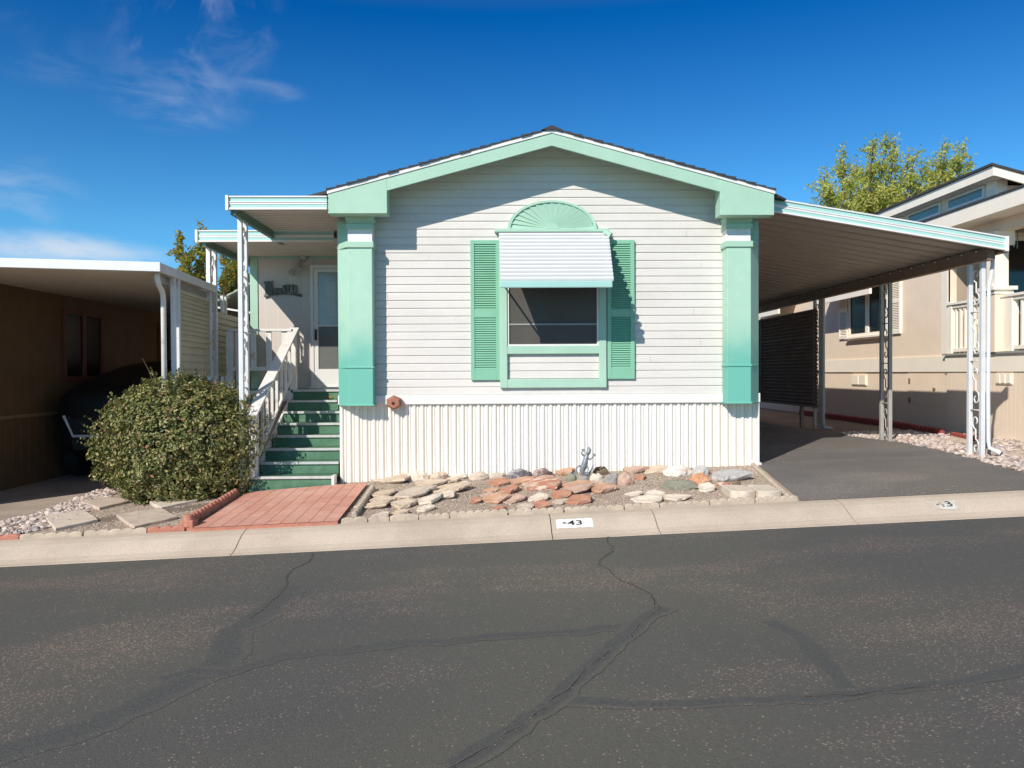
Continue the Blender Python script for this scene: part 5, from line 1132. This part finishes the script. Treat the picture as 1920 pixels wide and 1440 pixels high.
# ================================================================== LEFT NEIGHBOUR
lh = thing('neighbour_home', 'brown panel sided mobile home in shade on the left under a white carport roof', 'mobile home')
XW2 = -7.4
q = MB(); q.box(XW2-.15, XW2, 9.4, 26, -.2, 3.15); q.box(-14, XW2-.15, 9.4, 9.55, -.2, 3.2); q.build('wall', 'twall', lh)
q = MB(); q.box(-14, XW2-.02, 9.4, 26, 3.15, 3.3); q.build('roof', 'white', lh)
def lwin(pa, pb, pt_, pbt):
    a = PX(pa, pt_, XW2+.03); b = PX(pb, pt_, XW2+.03); z1 = a.z; z0 = PX(pa, pbt, XW2+.03).z; ya, yb = a.y, b.y; f = MB(); w = .09
    f.box(XW2, XW2+.04, ya, yb, z0, z0+w); f.box(XW2, XW2+.04, ya, yb, z1-w, z1); f.box(XW2, XW2+.04, ya, ya+w, z0+w, z1-w); f.box(XW2, XW2+.04, yb-w, yb, z0+w, z1-w); m = (ya+yb)/2; f.box(XW2, XW2+.04, m-w*.6, m+w*.6, z0+w, z1-w)
    o = f.build('window', 'redwood', lh); f = MB(); f.box(XW2, XW2+.015, ya+w, m-w*.6, z0+w, z1-w); f.box(XW2, XW2+.015, m+w*.6, yb-w, z0+w, z1-w); f.build('pane', 'glassd', o)
lwin(118, 193, 577, 716); lwin(297, 318, 606, 690)
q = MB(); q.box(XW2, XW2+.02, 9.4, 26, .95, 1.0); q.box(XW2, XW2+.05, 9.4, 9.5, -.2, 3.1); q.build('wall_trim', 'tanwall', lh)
finish(lh, (XW2-2, 14, -.12))
lc = thing('carport', 'white flat carport roof on the left with a curved downspout at its corner post', 'carport')
YR2 = 9.2; XE2 = PY(300, 500, YR2).x; zr2 = PY(300, 509, YR2).z; fh = PY(300, 491.5, YR2).z-zr2
def lz(x, y): return zr2+.03*(XE2-x)
def ex(y): return XE2-.085*(y-YR2)
YE2 = 11.6
q = MB(); xs_, ys_ = [0, -7.38, -9.0], [YR2+.03, 10.5, YE2]
vs = [(x or ex(y)-.02, y, lz(x or XE2, y)+.05) for x in xs_ for y in ys_]+[(x or ex(y)-.02, y, lz(x or XE2, y)+.09) for x in xs_ for y in ys_]
q.add(vs, [(i*3+j, (i+1)*3+j, (i+1)*3+j+1, i*3+j+1) for i in range(2) for j in range(2)]+[(9+i*3+j, 9+i*3+j+1, 9+(i+1)*3+j+1, 9+(i+1)*3+j) for i in range(2) for j in range(2)]); q.build('roof_pan', 'soff', lc)
q = MB()
for (A5, B5) in (((-4.50, -7.38), (11.55, 13.2)), ((-5.2, -7.38), (13.2, 24)), ((-7.38, -9.0), (11.55, 24))):
    V5 = [(x, y, lz(x, y)+.055) for x, y in ((A5[0], B5[0]), (A5[0], B5[1]), (A5[1], B5[1]), (A5[1], B5[0]))]; q.hexa(V5, [(x, y, z+.03) for x, y, z in V5])
o = q.build('rear_roof_pan', 'soff', lc)
q = MB(); xx = -9.0; q.hexa([(xx, YR2, lz(xx, YR2)), (XE2, YR2, zr2), (XE2, YR2+.04, zr2), (xx, YR2+.04, lz(xx, YR2))], [(xx, YR2, lz(xx, YR2)+fh), (XE2, YR2, zr2+fh), (XE2, YR2+.04, zr2+fh), (xx, YR2+.04, lz(xx, YR2)+fh)]); q.build('front_fascia', 'awnw', lc, bevel=.004)
q = MB(); h2 = fh*.95; q.hexa([(XE2-.04, YR2+.041, zr2), (XE2, YR2+.041, zr2), (ex(YE2), YE2, zr2), (ex(YE2)-.04, YE2, zr2)], [(XE2-.04, YR2+.041, zr2+h2), (XE2, YR2+.041, zr2+h2), (ex(YE2), YE2, zr2+h2), (ex(YE2)-.04, YE2, zr2+h2)]); q.build('side_gutter', 'mint2' if 0 else 'iron', lc)
q = MB(); q.beam((ex(9.5)-.16, 9.5, zr2-.04), (ex(YE2)-.16, YE2, zr2-.04), .06, .10); q.build('side_beam', 'irond', lc)
for y in (9.85, 12.6):
    xp_ = (ex(y)-.10+.03) if y < 12 else -4.42
    q = MB(); q.box(xp_-.015, xp_+.03, y-.03, y+.03, -.2, lz(xp_, y)+.04); q.box(xp_-.015, xp_+.02, y+.14, y+.19, -.2, lz(xp_, y)+.04); q.build('post', 'iron', lc)
q = MB(); p = PY(307, 520, 9.55); q.tube([(-4.065, 9.4, zr2+.03), (-4.068, 9.41, zr2-.05), (-4.08, 9.47, zr2-.12), (-4.10, 9.62, zr2-.19), (-4.125, 9.70, zr2-.25), (-4.13, 9.72, zr2-.32), (-4.13, 9.72, -.1)], .032, 12); q.build('downspout', 'oldwhite', lc, smooth=True)
finish(lc, (XE2-1.5, 12, -.12))
# cream slatted screen between its posts
ls = thing('slat_screen', 'cream horizontal slat screen under the side of the left carport', 'screen')
def slats(y0, y1, z0, z1, par, per=.085):
    q = MB(); z = z0; x = ex(y0)-.07; u = ex(y1)-.07
    while z < z1: q.add([(x+.018, y0, z), (u+.018, y1, z), (u, y1, z+per*.97), (x, y0, z+per*.97), (x, y0, z), (u, y1, z)], [(0, 1, 2, 3), (0, 4, 5, 1)]); z += per
    q.add([(x-.01, y0, z0), (u-.01, y1, z0), (u-.01, y1, z1), (x-.01, y0, z1)], [(0, 1, 2, 3)]); return q.build('slat_panel', 'cream', par)
slats(10.05, 11.7, 2.08, 2.66, ls, .06); slats(10.05, 11.7, 1.58, 2.06, ls, .10); slats(11.85, 14.6, 1.58, 2.55, ls, .09)
q = MB(); x = ex(10)-.07; q.beam((x+.01, 10.0, 2.07), (ex(11.7)-.06, 11.7, 2.07), .045, .03); q.beam((x+.01, 10.0, 2.68), (ex(11.7)-.06, 11.7, 2.68), .04, .04); q.build('screen_rail', 'cream', ls)
finish(ls, (x, 12, 1.58))
# green grey window awning on the left flank of the porch wing
ga = thing('side_awning', 'small grey green awning on the left side wall behind the porch posts', 'awning')
zt_ = 3.30; q = MB()
for i in range(8):
    t0, t1 = i/8, (i+1)/8; q.hexa([(XW-t0*.95, 13.6, zt_-.5*t0-.02), (XW-t1*.95, 13.6, zt_-.5*t1-.02), (XW-t1*.95, 15.2, zt_-.5*t1-.02), (XW-t0*.95, 15.2, zt_-.5*t0-.02)], [(XW-t0*.95, 13.6, zt_-.5*t0), (XW-t1*.95, 13.6, zt_-.5*t1+.02), (XW-t1*.95, 15.2, zt_-.5*t1+.02), (XW-t0*.95, 15.2, zt_-.5*t0)])
M['ggreen'] = mat('grey_green_metal', (.30, .36, .29), .6, .1, 4.); q.build('awning_slats', 'ggreen', ga)
q = MB(); q.beam((XW-.9, 13.62, zt_-.5), (XW, 13.62, zt_-.65), .03, .03); q.beam((XW-.9, 15.18, zt_-.5), (XW, 15.18, zt_-.65), .03, .03); q.build('support_arm', 'white', ga)
finish(ga, (XW, 14.4, zt_))
# board fence added to keep daylight out of the left carport's back
fe = thing('fence', 'added board fence shutting out light behind the left carport', 'fence'); q = MB(); x = -7.39
while x < -4.7: q.box(x, x+.14, 18.5, 18.53, -.2, 3.0); x += .15
q.build('boards', 'tanwall', fe); finish(fe, (-6, 18.5, -.1))
rw = thing('fence', 'plain tan block wall far behind the homes', 'wall'); q = MB()
q.box(-30, 34, 34, 34.2, -.6, 2.2); q.box(-30, 34, 33.95, 34.25, 2.201, 2.28); q.build('blocks', 'lane', rw); finish(rw, (2, 34, -.1))
# ================================================================== CAR in the left carport
car = thing('parked_car', 'black car in deep shade under the left carport, seen nose first', 'car')
cx_, cy_, gz = -6.29, 12.6, -.12; Wc = 1.86
def sect(y, pts):
    """half outline (x from centre, z) -> full ring"""
    r = [(cx_+x, y, gz+1.25*1.25*z) for x, z in pts]; l = [(cx_-x, y, gz+1.25*1.25*z) for x, z in pts][::-1]; return r+l
prof_ = [(0.0, [(.55, .30), (.72, .36), (.78, .55), (.78, .70), (.72, .82), (.50, .90)]),
         (.12, [(.70, .26), (.86, .34), (.90, .55), (.90, .74), (.84, .92), (.60, .99)]),
         (.9, [(.72, .24), (.91, .32), (.93, .60), (.93, .84), (.86, 1.02), (.62, 1.10)]),
         (1.25, [(.72, .24), (.91, .32), (.93, .60), (.93, .88), (.87, 1.06), (.66, 1.14)]),
         (1.95, [(.72, .24), (.91, .32), (.93, .60), (.93, .92), (.80, 1.15), (.60, 1.30)]),
         (3.9, [(.72, .24), (.91, .32), (.93, .60), (.93, .92), (.80, 1.15), (.58, 1.32)]),
         (4.5, [(.70, .30), (.86, .38), (.90, .60), (.90, .92), (.74, 1.10), (.5, 1.20)])]
q = MB(); vs = []; k = 12
for dy, p in prof_: vs += sect(cy_+dy, p)
q.add(vs, [(i*k+j, i*k+(j+1) % k, (i+1)*k+(j+1) % k, (i+1)*k+j) for i in range(len(prof_)-1) for j in range(k)]+[tuple(range(k)), tuple(range((len(prof_)-1)*k+k-1, (len(prof_)-1)*k-1, -1))])
cbd = q.build('body', 'carp', car, smooth=True); sm = cbd.modifiers.new('sub', 'SUBSURF'); sm.levels = 2; sm.render_levels = 2
for sx in (-1, 1):
    q = MB(); q.hexa([(cx_+sx*.56, cy_-.02, gz+1.25*.74), (cx_+sx*.82, cy_+.12, gz+1.25*.78), (cx_+sx*.82, cy_+.2, gz+1.25*.78), (cx_+sx*.56, cy_+.2, gz+1.25*.74)], [(cx_+sx*.60, cy_+.02, gz+1.25*.86), (cx_+sx*.82, cy_+.14, gz+1.25*.90), (cx_+sx*.82, cy_+.2, gz+1.25*.9), (cx_+sx*.60, cy_+.2, gz+1.25*.86)]); q.build('headlight', 'chrome', car, bevel=.02)
    for dy in (.85, 3.6):
        q = MB(); q.cyl((cx_+sx*.94, cy_+dy, gz+1.25*.34), (cx_+sx*.72, cy_+dy, gz+1.25*.34), .42, 24); wh = q.build('wheel', 'tyre', car, bevel=.03); q = MB(); q.cyl((cx_+sx*.95, cy_+dy, gz+1.25*.34), (cx_+sx*.93, cy_+dy, gz+1.25*.34), .2, 16); q.build('rim', 'chrome', wh)
    q = MB(); q.sph((cx_+sx*1.02, cy_+1.55, gz+1.25*1.12), (.12, .07, .09)); q.build('mirror', 'carp', car)
q = MB(); q.hexa([(cx_-.5, cy_-.05, gz+1.25*.42), (cx_+.5, cy_-.05, gz+1.25*.42), (cx_+.5, cy_+.1, gz+1.25*.42), (cx_-.5, cy_+.1, gz+1.25*.42)], [(cx_-.62, cy_+.0, gz+1.25*.82), (cx_+.62, cy_+.0, gz+1.25*.82), (cx_+.62, cy_+.1, gz+1.25*.82), (cx_-.62, cy_+.1, gz+1.25*.82)]); q.build('grille', 'black', car)
q = MB(); q.tube([(cx_-.66, cy_-.035, gz+1.25*.86), (cx_-.50, cy_-.06, gz+1.25*.60), (cx_+.50, cy_-.06, gz+1.25*.60), (cx_+.66, cy_-.035, gz+1.25*.86)], .022, 8); q.build('grille_trim', 'iron', car)
q = MB(); q.hexa([(cx_-.70, cy_+1.30, gz+1.25*1.13), (cx_+.70, cy_+1.30, gz+1.25*1.13), (cx_+.70, cy_+1.4, gz+1.25*1.13), (cx_-.70, cy_+1.4, gz+1.25*1.13)], [(cx_-.60, cy_+1.88, gz+1.25*1.27), (cx_+.60, cy_+1.88, gz+1.25*1.27), (cx_+.60, cy_+1.98, gz+1.25*1.27), (cx_-.60, cy_+1.98, gz+1.25*1.27)]); q.build('windscreen', 'glass', car)
finish(car, (cx_, cy_+2, gz))
# ================================================================== LIZARD
lz_ = PG(1093, 899); lx, ly, lzz = lz_.x, lz_.y+.02, g(lz_.x, lz_.y)+.02; s_ = F/ly
def LP(px, py, dy=0): return Vector((lx+(px-1093)/s_, ly+dy, lzz+(899-py)/s_))
q = MB()
spine = [LP(1104, 841, -.0), LP(1105, 846, -.01), LP(1104, 851, -.012), LP(1102, 856, 0), LP(1099, 863, 0), LP(1097, 871, 0), LP(1094, 879, 0), LP(1092, 886, 0), LP(1093, 892, .0), LP(1098, 896, .01), LP(1105, 893, .02), LP(1109, 886, .02), LP(1112, 878, .02), LP(1115, 874, .02)]
q.tube(spine, [.010, .026, .030, .021, .032, .038, .036, .030, .024, .020, .016, .012, .008, .004], 14)
for pts in ([(1101, 860), (1094, 857), (1090, 852), (1092, 849)], [(1101, 861), (1107, 865), (1111, 861), (1113, 858)], [(1095, 882), (1087, 876), (1081, 880), (1079, 888)], [(1096, 884), (1102, 877), (1104, 882), (1101, 888)]):
    L_ = [LP(a, b, -.01*i) for i, (a, b) in enumerate(pts)]; q.tube(L_, [.016, .013, .010, .009], 10); e = L_[-1]; d0 = math.atan2(L_[-1].z-L_[-2].z, L_[-1].x-L_[-2].x)
    for k in range(4):
        a = d0+(k-1.5)*.62; tip = e+Vector((math.cos(a)*.030, -.006, math.sin(a)*.030)); q.tube([e, tip], [.006, .0045], 7); q.sph(tip, .0075, 8, 6)
li = q.build('lizard_figure', 'gecko', smooth=True); rm = li.modifiers.new('remesh', 'REMESH'); rm.mode = 'VOXEL'; rm.voxel_size = .004; rm.use_smooth_shade = True
tag(li, 'blue grey metal lizard figure standing upright among the rocks by the skirting', 'garden figure')
# ================================================================== PLANTS
def leaf_cloud(b, c, n, rfun, size, rnd, up=.35):
    pass
def add_leaf(vs, fs, p, nrm, sz, rnd, el=1.5):
    a = nrm.cross(Vector((rnd.uniform(-1, 1), rnd.uniform(-1, 1), rnd.uniform(-1, 1)))).normalized(); b_ = nrm.cross(a).normalized()
    o = len(vs); l = sz*el*.5; w = sz*.5
    vs += [p-a*l, p+b_*w*.8-a*l*.1+nrm*w*.25, p+a*l, p-b_*w*.8-a*l*.1+nrm*w*.25]; fs += [(o, o+1, o+2, o+3)]
rnd = random.Random(11)
bush = thing('shrub', 'large rounded evergreen shrub with small olive leaves left of the steps', 'shrub')
bc = Vector((-3.96, 9.97, .80)); vs = []; fs = []
def brad(d):
    h = 1.0 if d.z > -.2 else 1.0
    k = 1+.12*noise.noise(d*2.2+Vector((3, 1, 2)))+.10*noise.noise(d*5.5)+.07*noise.noise(d*11)
    # boxier than a ball
    e = 2.7; rr = (abs(d.x/1.05)**e+abs(d.y/.72)**e+abs(d.z/(.77 if d.z > 0 else .84))**e)**(-1/e)
    if d.z > 0: rr *= 1-(.20 if d.x < 0 else .30)*abs(d.x)*d.z*(1 if d.x < 0 else 1.2)
    return rr*k
for i in range(46000):
    z_ = rnd.uniform(-1, 1); a = rnd.uniform(0, 2*PI); s = math.sqrt(1-z_*z_); d = Vector((s*math.cos(a), s*math.sin(a), z_)); r = brad(d)
    if noise.noise(d*7+Vector((9, 2, 4))) < -.22 and rnd.random() < .75: continue
    dep = rnd.random()**2.2*.30; p = bc+d*(r-dep+rnd.uniform(-.015, .03))
    if p.z < g(p.x, p.y)-.01 or (p.x > -3.10 and p.y > 9.72): continue
    n_ = (d*1.0+Vector((rnd.gauss(0, .55), rnd.gauss(0, .55), rnd.gauss(.35, .5)))).normalized(); add_leaf(vs, fs, p, n_, rnd.uniform(.020, .046), rnd, 1.45)
for i in range(150):                                        # sprigs standing out of the outline
    z_ = rnd.uniform(-.1, 1); a = rnd.uniform(0, 2*PI); s = math.sqrt(1-z_*z_); d = Vector((s*math.cos(a), s*math.sin(a), z_)); p0 = bc+d*brad(d); u = (d+Vector((0, 0, .6))).normalized(); ln = rnd.uniform(.06, .20)
    for k in range(int(ln/.012)): add_leaf(vs, fs, p0+u*(k*.012)+Vector((rnd.gauss(0, .014), rnd.gauss(0, .014), 0)), (u+Vector((rnd.gauss(0, .8), rnd.gauss(0, .8), rnd.gauss(0, .8)))).normalized(), rnd.uniform(.018, .03), rnd)
b = MB(); b.add(vs, fs); b.build('foliage', 'bush', bush, recalc=False)
b = MB()
for i in range(60):
    a = rnd.uniform(0, 2*PI); z_ = rnd.uniform(-.3, .95); s = math.sqrt(1-z_*z_); d = Vector((s*math.cos(a), s*math.sin(a), z_)); e = bc+d*brad(d)*.92; st_ = Vector((bc.x+rnd.gauss(0, .12), bc.y+rnd.gauss(0, .1), .05)); b.tube([st_, st_.lerp(e, .5)+Vector((0, 0, .08)), e], [.014, .009, .004], 5)
b.tube([bc+Vector((-.35, -.1, .6)), bc+Vector((-.42, -.1, .85)), bc+Vector((-.5, -.12, 1.02))], [.006, .005, .002], 5); b.tube([bc+Vector((.2, 0, .6)), bc+Vector((.22, 0, .95)), bc+Vector((.2, 0, 1.12))], [.006, .005, .002], 5)
b.build('branches', 'twig', bush)
# dim core so the middle of the shrub is not see through
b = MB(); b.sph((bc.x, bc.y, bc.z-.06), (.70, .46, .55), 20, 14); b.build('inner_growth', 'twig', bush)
finish(bush, (bc.x, bc.y, .05))
# fallen leaf on the top step
vs = []; fs = []; lf = MB(); lf.add([(-2.53, 11.69, 1.255), (-2.50, 11.68, 1.28), (-2.47, 11.69, 1.275), (-2.465, 11.70, 1.245), (-2.50, 11.70, 1.236)], [(0, 1, 2, 3, 4)]); M['yleaf'] = mat('yellow_leaf', (.62, .34, .06), .6, .2, 30.)
sl_ = lf.build('fallen_leaf', 'yleaf'); so_ = sl_.modifiers.new('s', 'SOLIDIFY'); so_.thickness = .002; tag(sl_, 'yellow fallen leaf on the highest green step', 'leaf')
def tree(name, label, base, H, cr, crown_c, m, seed, nleaf, lsz, spiky=0., trunk_r=.16, nb=34):
    rnd = random.Random(seed); t = thing(name, label, 'tree', 'trees beyond the homes'); base = Vector(base); cc = Vector(crown_c); b = MB(); tips = []
    fork = base.lerp(Vector((cc.x, cc.y, base.z+H*.42)), 1.0)
    b.tube([base, base.lerp(fork, .5)+Vector((.05, 0, 0)), fork], [trunk_r, trunk_r*.85, trunk_r*.7], 10)
    for i in range(nb):
        a = 2*PI*i/nb*2.4+rnd.uniform(-.3, .3); u = rnd.random()**.6; z_ = rnd.uniform(-.35, 1.0); s = math.sqrt(max(0, 1-z_*z_*.8)); e = cc+Vector((math.cos(a)*s*cr[0]*u, math.sin(a)*s*cr[1]*u, z_*cr[2]*(1+spiky*rnd.uniform(-.3, 1)*(z_ > 0))))
        mid = fork.lerp(e, .5)+Vector((0, 0, -.12*cr[2]))+Vector((rnd.gauss(0, .2), rnd.gauss(0, .2), 0)); pts = [fork, fork.lerp(mid, .5), mid, mid.lerp(e, .55)+Vector((rnd.gauss(0, .12), rnd.gauss(0, .12), .08)), e]
        b.tube(pts, [trunk_r*.42, trunk_r*.3, trunk_r*.2, trunk_r*.1, .008], 6)
        for k in range(9):
            w = rnd.uniform(.42, 1.0); q0 = pts[2].lerp(pts[4], (w-.4)/.6); e2 = q0+Vector((rnd.gauss(0, .30), rnd.gauss(0, .30), rnd.uniform(-.05, .55)))*max(.5, cr[0]/2.6); b.tube([q0, e2], [.012, .004], 4, caps=False); tips.append((q0, e2))
        tips.append((pts[3], e+Vector((0, 0, .1))))
    b.build('trunk', 'bark', t)
    vs = []; fs = []
    for i in range(nleaf):
        p0, p1 = rnd.choice(tips); w = rnd.random()**.6; sg = .11*max(.6, cr[0]/2.6); p = p0.lerp(p1, w*1.08)+Vector((rnd.gauss(0, sg), rnd.gauss(0, sg), rnd.gauss(0, sg*.9)))
        add_leaf(vs, fs, p, Vector((rnd.gauss(0, 1), rnd.gauss(0, 1), rnd.gauss(.4, 1))).normalized(), rnd.uniform(.7, 1.2)*lsz, rnd, 2.0)
    c = MB(); c.add(vs, fs); c.build('crown', m, t, recalc=False); finish(t, base); return t
def TP(px, py, Y): return PY(px, py, Y)
c = TP(1640, 352, 30); tree('tree', 'yellow green feathery tree behind the beige house on the right', (c.x, 30, .4), 7.0, (2.5, 2.2, 2.0), (c.x, 30, c.z-.45), 'leafr', 5, 26000, .08, .16, .2, 70)
c = TP(1765, 350, 31.5); tree('tree', 'second yellow green tree just right of the feathery one, rising over the clerestory roof', (c.x, 31.5, .6), 7, (1.9, 1.7, 1.7), (c.x, 31.5, c.z-.3), 'leafr', 9, 15000, .08, .16, .16, 36)
c = TP(372, 520, 27); tree('tree', 'small autumn green tree beyond the white carport, left of the porch posts', (c.x+.4, 27, .0), 4.6, (1.2, 1.2, 1.5), (c.x, 27, c.z+.1), 'leafl', 15, 6500, .095, .1, .14, 18)
c = TP(440, 540, 29); tree('tree', 'autumn green tree seen between the two scrolled porch posts', (c.x+.1, 29, .0), 4.2, (.75, .8, 1.15), (c.x, 29, c.z-.1), 'leafl', 21, 5000, .095, .1, .12, 14)
